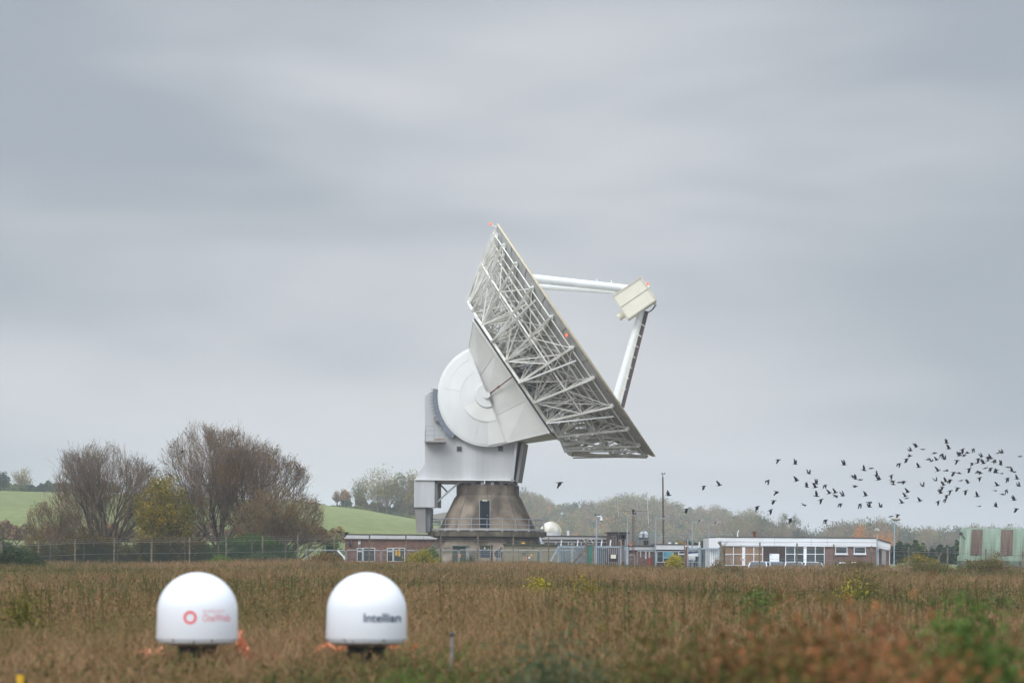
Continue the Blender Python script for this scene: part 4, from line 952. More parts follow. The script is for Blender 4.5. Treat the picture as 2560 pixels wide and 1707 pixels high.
for px, yt, side, lab in ((1464, 1347, 1, 'cranked concrete gate post left of the green cabinet, with a brace'), (1483, 1348, 1, 'cranked concrete gate post right of the green cabinet'), (1806, 1354, -1, 'thick cranked concrete corner post before the right office')):
    t = thing('gate_post', lab, 'post', base(px, 194)); b = mb(); w = 2.6 if side > 0 else 3.2
    p = P(px, yt+11, 194); g = gz(p.x, 194)-.2; hw = w/F*194
    b.box((p.x-hw, 194-hw, g), (p.x+hw, 194+hw, p.z)); b.bar(p-Vector((0, 0, .08)), P(px+side*(7 if side > 0 else -1)-(11 if side < 0 else 0), yt, 194), hw*1.7); b.build('shaft', 'post', t)
    if px == 1464: b = mb(); b.bar(P(1463, 1373, 194), P(1432, 1408, 194), .16); b.build('brace', 'post', t)
    if px == 1806:
        b = mb(); b.pbox(1809.5, 1362, 1813, 1440, 194.3, .12); b.build('second_shaft', 'post', t)
        b = mb(); b.bar(P(1809, 1362, 194), P(1815, 1353, 194), .05); b.bar(P(1812, 1362, 194.2), P(1821, 1352, 194.2), .05); b.build('wire_arm', 'rail', t)
    else: b = mb(); b.bar(P(px, yt+9, 194), P(px-6, yt, 194.3), .04); b.build('wire_arm', 'rail', t)
t = thing('gate_post', 'pair of rusty brown upright gate posts with a white box, beside the notice gate', 'post', base(1715, 197))
for x, y, m, nm in ((1712, 1349, 'post', 'shaft'), (1716.3, 1349, 'rust', 'shaft'), (1719, 1348, 'rail', 'tube_post')):
    b = mb(); b.pbox(x-1.6, y, x+1.6, 1440, 197, .12); b.build(nm, m, t)
b = mb(); b.pbox(1713.5, 1363, 1717.5, 1366, 196.9, .1); b.build('white_box', 'wframe', t)
def palisade(label, x0, x1, yt, Y, step, arms=(), name='palisade_fence'):
    t = thing(name, label, 'fence', base((x0+x1)/2, Y))
    zt = P((x0+x1)/2, yt, Y).z; a = P(x0, yt, Y).x; c_ = P(x1, yt, Y).x; g = gz((a+c_)/2, Y)-.1
    b = mb(); n = max(1, round((x1-x0)/step))
    for i in range(n+1):
        x = a+(c_-a)*i/n; b.box((x-.02, Y-.01, g), (x+.02, Y+.01, zt-.04))
    b.build('pales', 'bluerail', t)
    b = mb(); b.box((a, Y+.02, zt-.12), (c_, Y+.07, zt)); b.box((a, Y+.02, g+.3), (c_, Y+.07, g+.36)); b.build('rail', 'bluerail', t)
    b = mb()
    for x in (a, c_): b.box((x-.07, Y+.02, g), (x+.07, Y+.16, zt+.05))
    b.build('post', 'bluerail', t)
    if arms:
        b = mb()
        for x in arms: b.bar(P(x, yt, Y), P(x+2, yt-15, Y), .09, .05)
        b.build('wire_arm', 'wframe', t)
    return t
p1 = palisade('blue-grey palisade fence with a sloping brace right of the khaki cabin', 1397, 1463, 1364.5, 198, 5.2, (1402, 1443))
b = mb(); b.bar(P(1397, 1366, 198), P(1376, 1402, 198), .15); b.build('brace', 'bluerail', p1)
p2 = palisade('grey palisade gate carrying a cream sign between green cabinet and brick office', 1486, 1552, 1364.5, 199, 5.0, (1503, 1525), 'palisade_gate')
t = thing('gate_sign', 'small cream sign hung on the palisade gate', 'sign', base(1533, 198.8)); b = mb(); b.pbox(1527, 1386, 1540, 1395.5, 198.8, .04); b.build('panel', 'cream', t); b = mb(); b.pbox(1522, 1385.5, 1544, 1403, 198.9, .03); b.build('backing', 'dark', t)
t = thing('tall_gate', 'tall slim galvanised pedestrian gate beside the palisade gate', 'gate', base(1559, 199)); b = mb()
for x in (1552.5, 1563): b.pbox(x-.9, 1348, x+.9, 1440, 199, .06)
for y in (1364, 1400.5): b.pbox(1553, y, 1563, y+1, 199, .05)
for x in (1556, 1558.5, 1561): b.pbox(x-.3, 1368, x+.3, 1400, 199.02, .02)
b.build('frame', 'rail', t); b = mb(); b.pbox(1565.5, 1366, 1571, 1440, 199, .2); b.build('hinge_post', 'bluerail', t); b = mb(); b.pbox(1571, 1366, 1572.5, 1440, 199, .2); b.build('dark_edge', 'dark', t)
p3 = palisade('grey palisade fence before the white porch', 1750, 1799, 1369, 198, 5.0)
p4 = palisade('grey palisade gate behind the blue-headed notice', 1720, 1748, 1369, 198.5, 5.0, (1747,), 'palisade_gate')
t = thing('notice_sign', 'white notice with dark blue top band fixed to the palisade gate', 'sign', base(1733, 198)); b = mb(); b.pbox(1720, 1379, 1746, 1390, 198.3, .04); b.build('panel', 'wframe', t)
b = mb(); b.prism([(1720, 1379), (1746, 1379), (1746, 1380.8), (1720, 1383.5)], 198.27, .02); b.build('header_band', 'blueprint', t)
t = thing('notice_sign', 'small grey-white sign below the blue-headed notice', 'sign', base(1730, 198)); b = mb(); b.pbox(1722, 1391, 1738, 1399, 198.25, .03); b.build('panel', 'pale', t)
b = mb(); b.pbox(1723.5, 1396.8, 1736.5, 1397.3, 198.23, .01); b.pbox(1723.5, 1395, 1736.5, 1395.5, 198.23, .01); b.build('writing', 'strip', t)
# temporary temporary mesh barriers with rounded tubular frames
def barrier(label, x0, x1, yt, Y):
    t = thing('mesh_barrier', label, 'barrier', base((x0+x1)/2, Y), 'temporary mesh barriers')
    a = P(x0, yt, Y); c_ = P(x1, yt, Y); z = (a.z+c_.z)/2; g = gz((a.x+c_.x)/2, Y); r = .14; b = mb()
    pts = [Vector((a.x, Y, g)), Vector((a.x, Y, z-r)), Vector((a.x+.04, Y, z-.04)), Vector((a.x+r, Y, z)), Vector((c_.x-r, Y, z)), Vector((c_.x-.04, Y, z-.04)), Vector((c_.x, Y, z-r)), Vector((c_.x, Y, g))]
    b.path(pts, .027, 5); b.tube((a.x, Y, g+.5), (c_.x, Y, g+.5), .018, .018, 4); b.tube((a.x, Y, z-.38), (c_.x, Y, z-.38), .012, .012, 4); b.build('frame', 'rail', t)
    b = mb(); b.add([(a.x, Y, g), (c_.x, Y, g), (c_.x, Y, z), (a.x, Y, z)], [(0, 1, 2, 3)]); b.build('mesh_infill', 'weldmesh', t); return t
for x0, x1, y, Y, lab in ((765, 864, 1374.5, 203, 'temporary mesh barrier left of the brick building'), (867, 951, 1374.5, 203, 'temporary mesh barrier before the left door of the brick building'), (954, 1046, 1374.5, 203, 'temporary mesh barrier before the right door of the brick building'),
        (1049, 1145.5, 1374, 203, 'temporary mesh barrier in front of the plinth, left end'), (1148, 1247, 1374, 203, 'temporary mesh barrier before the transformer'), (1251, 1350, 1374.5, 203, 'temporary mesh barrier before the khaki cabin'),
        (1353, 1440, 1374.5, 203, 'temporary mesh barrier behind the sloping blue-grey brace'), (1572, 1587, 1386, 204, 'narrow barrier panel with rounded corner by the brick office'), (1641, 1700, 1378, 205, 'long low barrier panel before the teal banner'), (1593, 1638, 1377, 206, 'barrier panel before the brick office'),
        (1812, 1828, 1386, 201, 'short grey barrier panel before the tan windows')):
    barrier(lab, x0, x1, y, Y)
t = thing('warning_sign', 'small red and white warning sign on the fence before the tan windows', 'sign', base(1856, 192.8)); b = mb(); b.pbox(1852, 1393, 1860, 1400, 192.75, .02); b.build('panel', 'wframe', t)
b = mb(); b.pbox(1852.5, 1394, 1855.5, 1396.5, 192.73, .01); b.pbox(1853, 1397.3, 1859.5, 1399.3, 192.73, .01); b.build('red_marks', 'red', t)
t = thing('leaning_white_board', 'white plank leaning against the barrier left of the brick building', 'plank', base(852, 202)); b = mb(); b.bar(P(844, 1375, 202), P(860, 1392, 202), .14, .08); b.bar(P(860, 1392, 202), P(864, 1404, 202), .1, .08); b.build('board', 'wframe', t)

# ------------------------------------------------------------------ parked cars seen over the grass
def car(label, px, Y, rot, m, s=1.0):
    x = P(px, 1400, Y).x; t = thing('parked_car', label, 'car', (x, Y, gz(x, Y)), 'cars parked along the office'); t.rotation_euler.z = rot; o_ = Vector(t.location)
    prof = [(-2.1, .35), (-2.15, .75), (-1.95, .92), (-1.35, .98), (-.75, 1.42), (.75, 1.46), (1.55, 1.05), (2.05, .95), (2.15, .55), (2.1, .35)]
    b = mb(); n = len(prof)
    vs = [o_+Vector((a*s, sg*(.86 if z < 1.0 else .68)*s, z*s)) for sg in (-1, 1) for a, z in prof]
    b.add(vs, [tuple(range(n)), tuple(range(n, 2*n))[::-1]]+[(i, n+i, n+(i+1) % n, (i+1) % n) for i in range(n)]); b.build('body', m, t, bevel=.06)
    b = mb()
    for sg in (-1, 1): b.add([o_+Vector((a*s, sg*.80*s, z*s)) for a, z in ((-1.2, 1.02), (-.7, 1.36), (.7, 1.39), (1.35, 1.04))], [(0, 1, 2, 3)])
    b.add([o_+Vector((a*s, y*s, z*s)) for a, y, z in ((-1.36, -.7, 1.0), (-.79, -.62, 1.42), (-.79, .62, 1.42), (-1.36, .7, 1.0))], [(0, 1, 2, 3)])
    b.build('windows', 'glass', t)
    for a in (-1.35, 1.35):
        for sg in (-1, 1): b = mb(); q = o_+Vector((a, sg*.78, .32)); b.tube(q-Vector((0, .1, 0)), q+Vector((0, .1, 0)), .32, .32, 14); b.build('wheel', 'tyre', t)
    for sg in (-1, 1): b = mb(); q = o_+Vector((-2.14, sg*.6, .72)); b.box(q-Vector((.03, .15, .08)), q+Vector((.03, .15, .08))); b.build('headlight', 'wframe', t)
for a in ((('white car showing its roof left of the notice board', 1897, 203.5, R(80), 'carw')), ('pale blue car directly below the large notice board', 1940, 203.5, R(95), 'carb'), ('white car before the left dark windows', 1984, 203.3, R(85), 'carw'), ('white car before the right dark windows', 2030, 203.3, R(92), 'carw'),
          ('white car before the brick end wall of the office', 2115, 203, R(10), 'carw'), ('pale car in the gap between office and green hut', 2292, 204, R(4), 'carw')): car(*a)

# ------------------------------------------------------------------ the two radomes in the foreground
def radome(label, px, Y, wpx=200):
    c = P(px, 1612, Y); rad = wpx/2/F*Y; s = 1/F*Y; z0 = c.z
    t = thing('radome', label, 'radome', (c.x, Y, gz(c.x, Y)), None)
    prof = [(.01, -3*s), (rad*.45, -2*s), (rad*.80, 3*s), (rad*.96, 8*s), (rad*1.0, 14*s), (rad*1.02, 20*s), (rad*1.0, 80*s)]
    for k in range(1, 17): a = math.pi/2*k/16; prof.append((max(rad*math.cos(a), .004), 84*s+98*s*math.sin(a)))
    b = mb(); b.lathe(c, prof, 72); sh = b.build('shell', 'radome', t, smooth=True)
    b = mb(); b.lathe(c, [(rad*1.024, 19*s), (rad*1.024, 20.5*s)], 72); b.build('seam', 'pale', sh)
    for a in (-118, -62, -20, -160):
        b = mb(); q = c+Vector((rad*.985*math.cos(R(a)), rad*.985*math.sin(R(a)), 16*s)); b.ball(q, 5*s, 10, 6, (1.2, .7, .6)); b.build('lifting_recess', 'taupe', sh, smooth=True)
    b = mb(); b.lathe((c.x, c.y, z0-.12), [(.01, .11), (rad*.5, .11), (rad*.45, .02), (.01, .02)], 24); b.build('base_plate', 'dark', t)
    b = mb(); b.tube((c.x, Y, t.location.z-.1), (c.x, Y, z0-.05), .075, .075, 14)
    for k in range(3): a = R(90+120*k); b.bar((c.x+.28*math.cos(a), Y+.28*math.sin(a), z0-.1), (c.x, Y, z0-.45), .05)
    b.build('pole', 'brown', t)
    b = mb()
    for k in range(3):
        a = R(200+70*k); b.path([Vector((c.x+.2*math.cos(a), Y+.2*math.sin(a), z0-.06)), Vector((c.x+.25*math.cos(a), Y+.3*math.sin(a), z0-.3)), Vector((c.x+.12*math.cos(a), Y+.2*math.sin(a), z0-.6))], .018)
    b.build('cable', 'dark', t)
    return t, sh, c, rad, s
def wrap_text(txt, par_, c, rad, s, x0, x1, y0, y1, px, m, name, bold=0.0):
    cu = bpy.data.curves.new(name, 'FONT'); cu.body = txt; cu.size = 1; cu.offset = bold; cu.resolution_u = 4
    to = bpy.data.objects.new(name, cu); COL.objects.link(to); bpy.context.view_layer.update()
    me = bpy.data.meshes.new_from_object(to.evaluated_get(bpy.context.evaluated_depsgraph_get())); bpy.data.objects.remove(to)
    co = np.array([v.co[:] for v in me.vertices]); mn, mxx = co.min(0), co.max(0); fs = [tuple(p.vertices) for p in me.polygons]
    b = mb(); vs = []
    for v in co:
        X = (x0+(v[0]-mn[0])/(mxx[0]-mn[0])*(x1-x0)-px)*s; Z = (CY+(px-CX)*math.tan(TH)-(y1-(v[1]-mn[1])/(mxx[1]-mn[1])*(y1-y0)))*s+H
        rr = rad+.006; X = max(-rr*.999, min(rr*.999, X)); vs.append((c.x+X, c.y-math.sqrt(rr*rr-X*X), Z))
    b.add(vs, fs); bpy.data.meshes.remove(me); o = b.build(name, m, par_); return o
YD = 33.0
t, sh, c, rad, s = radome('white radome with a red ring emblem and pale red lettering, the left of the pair', 493, YD, 200)
b = mb(); n = 40; vs = []
for k in range(n):
    a = 2*math.pi*k/n
    for r_ in (16.5, 10.5):
        X = (488+r_*math.cos(a)-493)*s; Z = P(493, 1540, YD).z+r_*math.sin(a)*s; rr = rad+.006; vs.append((c.x+X, c.y-math.sqrt(rr*rr-X*X), Z))
b.add(vs, [(2*k, 2*((k+1) % n), 2*((k+1) % n)+1, 2*k+1) for k in range(n)]); b.build('ring_emblem', 'logo_red', sh)
wrap_text('OneWeb', sh, c, rad, s, 519, 581, 1531, 1550, 493, 'logo_pink', 'lettering', .008)
wrap_text('EUTELSAT', sh, c, rad, s, 520, 570, 1521, 1527, 493, 'logo_pink', 'small_lettering')
t, sh, c, rad, s = radome('white radome with large navy lettering, the right of the pair', 916, YD, 199)
wrap_text('Intellian', sh, c, rad, s, 915, 1004, 1530, 1552, 916, 'logo_navy', 'lettering', .02)
# orange net fencing lying behind the radomes
def net(label, x0, y0, x1, y1, Y, hz_):
    a = P(x0, y0, Y); t = thing('orange_netting', label, 'plastic netting', (a.x, Y, gz(a.x, Y)), 'orange plastic netting around the radomes'); b = mb(); n = 16
    for k in range(n):
        if hz_ < .2 and rng.random() < .35: continue
        u0 = k/n; p = P(x0+(x1-x0)*u0, y0+(y1-y0)*u0, Y+.3*math.sin(k)); q = P(x0+(x1-x0)*(u0+1/n), y0+(y1-y0)*(u0+1/n), Y+.3*math.sin(k+1)); p.z += .05*math.sin(k*1.9+x0); q.z += .05*math.sin((k+1)*1.9+x0)
        for j in range(5): o_ = Vector((.04*math.sin(k*2+j), .03*j, -hz_*j/4)); b.bar(p+o_, q+o_, .018, .006)
        b.bar(p, p-Vector((-.03, 0, hz_)), .016, .006)
    b.build('mesh_strip', 'orange', t)
net('bright orange plastic netting hanging beside the left radome', 594, 1572, 628, 1640, YD+1, .22)
net('orange plastic netting sagging between the radomes', 628, 1645, 700, 1640, YD+2.5, .06)
net('orange plastic netting behind the right radome', 790, 1612, 1060, 1616, YD+2.5, .05)
net('orange plastic netting left of the left radome', 340, 1630, 410, 1622, YD+2.5, .05)
t = thing('stake', 'grey stake with a round knob right of the second radome', 'stake', base(1130, 31)); p = P(1130, 1585, 31); b = mb(); b.tube((p.x, 31, t.location.z), p, .018, .018, 8); b.build('rod', 'taupe', t)
b = mb(); b.ball(p, .035); b.build('knob', 'dark', t)
t = thing('marker_post', 'yellow marker post with dark top at the bottom left corner', 'marker post', base(50, 24)); p = P(51, 1684, 24); b = mb(); b.tube((p.x, 24, t.location.z), p, .034, .034, 12); b.build('post', 'yellow', t)
b = mb(); b.tube(p, p+Vector((0, 0, .025)), .036, .036, 12); b.build('cap', 'dark', t)

# ------------------------------------------------------------------ birds
def bird_mesh(pose):
    b = mb(); L_ = .24; vs = []
    pro = [(-.27, .004, .028), (-.22, .006, .05), (-.13, .022, .026), (-.02, .05, .05), (.08, .052, .052), (.15, .034, .036), (.19, .036, .036), (.22, .022, .022), (.27, .003, .004)]
    n = 8
    for x, rz_, ry_ in pro:
        for i in range(n): a = 2*math.pi*i/n; vs.append((x, ry_*math.cos(a), rz_*math.sin(a)+(.012 if x > .14 else 0)))
    fs = [(k*n+i, k*n+(i+1) % n, (k+1)*n+(i+1) % n, (k+1)*n+i) for k in range(len(pro)-1) for i in range(n)]+[tuple(range(n))[::-1], tuple(range((len(pro)-1)*n, len(pro)*n))]
    b.add(vs, fs)
    A = {'d': (-62, -80, .9), 'd2': (-35, -75, .95), 'u': (58, 78, 1.0), 'u2': (38, 62, 1.0), 'g': (10, -6, .9), 'x': (28, 14, 1.0)}[pose]
    for sg in (-1, 1):
        a1 = R(A[0]+(8 if sg > 0 else -4)); a2 = R(A[1]+(10 if sg > 0 else -6)); l1, l2 = .17*A[2], .25*A[2]
        s0 = Vector((0.0, .03*sg, .01)); s1 = s0+Vector((.03, sg*l1*math.cos(a1), l1*math.sin(a1))); s2 = s1+Vector((-.11, sg*l2*math.cos(a2), l2*math.sin(a2)))
        secs = [(s0, .09, -.09, .014), (s1, .06, -.11, .010), (s1.lerp(s2, .55), .035, -.10, .007), (s2, .0, -.05, .003)]
        v = []
        for q, f_, bk_, th in secs: v += [q+Vector((f_, 0, 0)), q+Vector(((f_+bk_)/2, -sg*th*math.sin(a1), th)), q+Vector((bk_, 0, 0)), q+Vector(((f_+bk_)/2, sg*th*math.sin(a1), -th))]
        b.add(v, [(k*4+i, k*4+(i+1) % 4, (k+1)*4+(i+1) % 4, (k+1)*4+i) for k in range(3) for i in range(4)]+[(0, 3, 2, 1), (12, 13, 14, 15)])
    return b
protos = {}
for k in ('d', 'd2', 'u', 'u2', 'g', 'x'):
    o = bird_mesh(k).build('bird', 'bird'); o.data.polygons.foreach_set('use_smooth', [True]*len(o.data.polygons)); protos[k] = o.data; bpy.data.objects.remove(o)
TXT = dict(d='with wings beaten down', u='with wings raised high', u2='with wings half raised', g='gliding with flat wings', x='banking with spread wings')
A_ = "570,195,d 855,265,u 1085,425,u2 395,545,d 880,550,u 1050,650,u 1210,595,u 1195,660,u 1358,622,d 548,730,d 500,880,d 215,985,d 440,1040,d 1008,955,g 1215,805,u 1288,865,d 1432,760,u 1530,750,u 1540,808,g 1660,800,u 1680,280,u 2010,370,u 2130,340,g 1830,480,g 1865,515,u 1955,533,g 2225,460,u 2260,530,u2 1865,650,x 2040,800,u 1615,935,d 1945,942,d 2110,915,g 2100,985,u2 2290,985,u2 770,1190,d 1370,1205,d"
B_ = "540,250,u 650,290,g 445,315,u2 430,400,g 375,450,d 250,530,d 1045,185,u 1085,280,u 1315,290,d 1495,285,d 1275,345,d 1395,350,g 1270,395,u 1345,395,g 965,375,d 845,355,g 740,462,g 795,490,u2 880,468,u2 1010,455,u 1225,475,d 1920,350,g 1980,350,u2 2285,410,g 1640,415,u 1580,450,d 1745,415,d 1790,445,u 1855,470,d 1835,500,g 1740,482,g 1475,520,d 1570,515,g 1670,525,u 1955,545,u 2085,590,g 1425,615,d 1700,607,g 1790,605,d 1880,630,d 1885,680,u 580,588,u 905,650,u 1045,648,g 1170,675,d 1260,690,g 1975,695,g 2140,650,u2 2185,670,g 1570,672,g 1615,690,g 1605,765,d 2070,775,d 2235,785,u2 118,728,d 145,832,g 150,877,g 260,845,g 335,825,d 870,815,u2 1035,830,u 1110,800,d 1290,815,g 1410,855,u 645,905,u2 1000,890,u 975,925,d 1235,935,d 1368,985,d 1900,898,u2 2260,905,u2 1865,983,g 2050,975,d 1990,1045,g 395,1010,u 355,1080,u 380,1110,g 300,1190,u2 605,1158,u2 955,1025,u 1050,1060,d 1110,985,d 1025,1130,d 903,1165,d 1565,1080,u 1600,1245,g 1875,1248,u2 2185,1140,u 2220,1285,d 228,1385,d 118,1415,g"
birds = []
for S_, ox, oy in ((A_, 1860, 1120), (B_, 2210, 1080)):
    for w in S_.split():
        x, y, k = w.split(','); birds.append((ox+float(x)*.1488, oy+float(y)*.1488, k, None))
birds += [(1399, 1206, 'd', 'lone black rook flying just right of the pedestal, above the wood'), (1671, 1238, 'u2', 'black rook with raised wings beside the wooden pole'), (1716, 1272, 'd', 'black rook flying low between the wooden pole and the white porch'),
          (1759, 1215, 'd', 'left of two black rooks level with each other, ahead of the flock, wings down'), (1798, 1213, 'u', 'right of two black rooks level with each other, ahead of the flock, wings up'), (456, 1129, 'g', 'lone black rook gliding in front of the tall bare tree'), (866, 1331, 'd', 'black rook landing on the end of the brick building roof')]
UNIQ = {(2244, 1286): 'black rook with lowered wings just above the twin-headed lamp post', (2228, 1291): 'black rook gliding just left of the twin-headed lamp head',
        (2064, 1299): 'black rook with wings down, lowest one above the middle of the office roof', (1975, 1297): 'black rook with wings down, lowest one above the left end of the office',
        (2365, 1108): 'highest black rook of the flock, wings raised', (1945, 1149): 'black rook with wings down, upper left of the loose flock', (1987, 1159): 'black rook with swept raised wings, second highest at the left of the loose flock',
        (2138, 1217): 'black rook banking with wings spread across, seen from above', (2110, 1162): 'black rook with one wing swept back high above the middle of the office'}
for x, y, k, lab in birds:
    kk = 'd2' if (k == 'd' and rng.random() < .4) else k
    Y = 205+rng.random()*45; o = bpy.data.objects.new('bird', protos[kk]); COL.objects.link(o); o.location = P(x, y, Y)
    s_ = Y/216*rng.uniform(1.0, 1.2)
    if y < 1300 and x > 2200: s_ *= .92
    if (x, y) == (1399, 1206): s_ *= 1.2
    o.scale = (s_, s_, s_); o.rotation_euler = (R(rng.uniform(-28, 18)), R(rng.uniform(-22, 14)), R(rng.uniform(-38, 38)))
    if lab is None:
        for (ux, uy), l_ in UNIQ.items():
            if abs(ux-x) < 4 and abs(uy-y) < 4: lab = l_
    g = None
    if lab is None:
        zone = 'in the loose flock above the office' if x < 2215 else ('in the dense flock above the green hut' if x > 2360 else 'between the twin lamp post and the dense flock')
        lab = 'black rook '+TXT[k]+' '+zone
    tag(o, lab, 'bird', 'black rooks flying over the site')

# ------------------------------------------------------------------ bare trees
def bare_tree(label, px, Y, yt, halfw, stems, tw='twig', name='bare_tree', leaf=None, nleaf=0, seed=1, crown_low=.32, bottom=1434, spread=.5, trunk_h=1.2, lean=0, levels=4, rt=.22, tips=(3, 4)):
    r_ = random.Random(seed); bx_ = P(px, bottom, Y).x; g = gz(bx_, Y); top = P(px, yt, Y).z; h = top-g; hw = halfw/F*Y
    t = thing(name, label, 'tree', (bx_, Y, g)); cx_ = bx_+lean; cz = g+h*(crown_low+1)/2; rz_ = h*(1-crown_low)/2*1.0
    tr = mb(); tg = mb(); ends = []
    ph = [r_.uniform(0, 6.28) for _ in range(4)]
    def inside(p):
        dx, dy, dz_ = (p.x-cx_)/hw, (p.y-Y)/hw, (p.z-cz)/rz_
        a = math.atan2(p.z-cz, p.x-cx_); k = 1+.07*math.sin(3*a+ph[0])+.06*math.sin(7*a+ph[1])+.04*math.sin(13*a+ph[2])
        if dz_ < 0: dz_ *= .8
        return dx*dx+dy*dy+dz_*dz_ < k*k
    def grow(p, d, ln, r, lv):
        seg = 4 if lv < 2 else 3 if lv < levels else 2
        q = p.copy(); pts = [q.copy()]
        for k in range(seg):
            d = (d+Vector((r_.gauss(0, .10), r_.gauss(0, .10), r_.gauss(.035, .07)))).normalized()
            q2 = q+d*(ln/seg)
            if not inside(q2) and q2.z > g+h*crown_low: 
                if r_.random() < .82 or lv < 2: break
            rr0 = r*(1-.7*k/seg); rr1 = r*(1-.7*(k+1)/seg)
            (tr if lv <= 1 else tg).tube(q, q2, max(rr0, .010), max(rr1, .007), 6 if lv == 0 else 4 if lv <= 1 else 3, False); q = q2; pts.append(q.copy())
        if lv >= levels: ends.extend(pts[1:]); return
        m_ = len(pts)-1
        if m_ < 1: ends.append(q); return
        nc = r_.randint(3, 4) if lv < levels-1 else r_.randint(*tips)
        for _ in range(nc):
            u = r_.uniform(.25, 1)*m_; i = min(int(u), m_-1); b0 = pts[i].lerp(pts[i+1], u-i)
            ax_ = d.cross(Vector((r_.gauss(0, 1), r_.gauss(0, 1), r_.gauss(0, 1)))).normalized()
            nd_ = (d*math.cos(.55)+ax_*math.sin(r_.uniform(.3, .75))+Vector((0, 0, .12))).normalized()
            grow(b0, nd_, ln*r_.uniform(.5, .72), r*.52, lv+1)
        grow(q, d, ln*.6, r*.32, min(lv+1, levels)) if lv < levels else None
    tp = Vector((bx_, Y, g+trunk_h)); tr.tube((bx_, Y, g-.2), tp, rt*1.5, rt*1.25, 10, False)
    for k in range(stems):
        a = 2.4*k+r_.random()*.5; tilt = spread*1.12*math.sqrt((k+.4)/stems)
        d = Vector((math.cos(a)*math.sin(tilt), math.sin(a)*math.sin(tilt)*.8, math.cos(tilt)))
        grow(tp-Vector((0, 0, r_.uniform(0, trunk_h*.5))), d, h*r_.uniform(.52, .66)*(1-trunk_h/h), rt*.6, 0)
    tr.build('trunk', 'bark', t); tg.build('crown', tw, t)
    # the finest twigs: short sprays fanning out from the limbs to a rounded outline
    nf = int(40*halfw*(1 if halfw > 130 else .4)); v = unit(nf)*(nr.random(nf)**.42)[:, None]; aa = np.arctan2(v[:, 2], v[:, 0]); kk = 1.0+.06*np.sin(3*aa+ph[0])+.05*np.sin(8*aa+ph[1])
    B = np.stack([cx_+v[:, 0]*hw*kk, Y+v[:, 1]*hw*.9, cz+v[:, 2]*rz_*kk], 1); B = B[patch(B[:, 0]*3, B[:, 2]*3+B[:, 1], .9, seed) > -.45]; nf = len(B)
    dd = B-np.array([bx_, Y, g+trunk_h*.6]); dd /= np.linalg.norm(dd, axis=1, keepdims=True); dd = dd+nr.normal(0, .32, (nf, 3)); dd[:, 2] += .25
    np_quads('fine_twigs', sticks(B-dd*nr.uniform(.25, .7, nf)[:, None], B+dd*nr.uniform(.1, .35, nf)[:, None], .011, .004), nr.random(nf), 'twigs', t)
    if leaf and ends:
        E = np.array([tuple(e) for e in ends]); I = nr.integers(0, len(E), nleaf); C = E[I]+nr.normal(0, .12, (nleaf, 3))
        np_quads('leaves', leaves(C, .11), nr.random(nleaf), leaf, t)
    return t
bare_tree('large bare many-stemmed tree with reddish twigs, left of the yellow-leaved tree', 262, 214, 1110, 142, 15, leaf='hawthorn', nleaf=1500, seed=3, crown_low=.20, spread=.75, trunk_h=1.5, rt=.24)
bare_tree('tallest bare tree, full rounded crown with scattered orange leaves', 548, 216, 1064, 164, 13, leaf='hawthorn', nleaf=9000, seed=8, crown_low=.30, spread=.62, trunk_h=2.6, rt=.22)
bare_tree('bare tree with leaning limbs merging into the right of the tallest tree', 640, 218, 1118, 128, 10, leaf='hawthorn', nleaf=5000, seed=21, crown_low=.28, spread=.62, trunk_h=2.4, rt=.20)
bare_tree('low wide spreading thorn tree at the right end of the tree group', 700, 211, 1212, 122, 14, tw='twig2', leaf='hawthorn', nleaf=9000, seed=5, crown_low=.10, spread=1.15, trunk_h=.9, rt=.2)
bare_tree('slender bare tree in front of the tallest tree, behind the fence', 462, 220, 1200, 66, 6, tw='twig2', leaf='hawthorn', nleaf=1500, seed=15, crown_low=.2, spread=.5, trunk_h=1.8, rt=.13)
bare_tree('small crooked tree with lichened limbs at the left end of the tree group', 132, 209, 1238, 76, 6, tw='twig2', leaf='hawthorn', nleaf=1500, seed=12, crown_low=.22, spread=.8, trunk_h=1.6, rt=.14)
# yellow-leaved tree
def clump_cloud(cx_, cy_, cz, rx, ry, rz_, nclump, nper, spreadr):
    cl = unit(nclump)*(nr.random(nclump)**(1/2.4))[:, None]; cl = cl*np.array([rx, ry, rz_])+np.array([cx_, cy_, cz])
    C = np.repeat(cl, nper, 0)+nr.normal(0, spreadr, (nclump*nper, 3)); ct_ = np.repeat(nr.random(nclump), nper); return cl, C, ct_
yt_ = thing('yellow_tree', 'bushy tree with yellow and green leaves between the two big bare trees', 'tree', base(408, 207))
o_ = yt_.location; cz = P(408, 1292, 207).z
cl, C, ct_ = clump_cloud(o_.x, 207, cz, 2.5, 1.9, 3.6, 190, 70, .28)
np_quads('crown', leaves(C, .16), ct_*.5+.4*nr.random(len(C))+.04*(o_.x-C[:, 0]), 'yellowleaf', yt_)
b = mb(); b.tube(o_-Vector((0, 0, .2)), o_+Vector((0, 0, 2.4)), .16, .12, 8)
for c_ in cl: b.tube(o_+Vector((rng.uniform(-.3, .3), 0, rng.uniform(1.2, 2.8))), Vector(c_), .03, .012, 3, False)
b.build('trunk', 'bark', yt_)
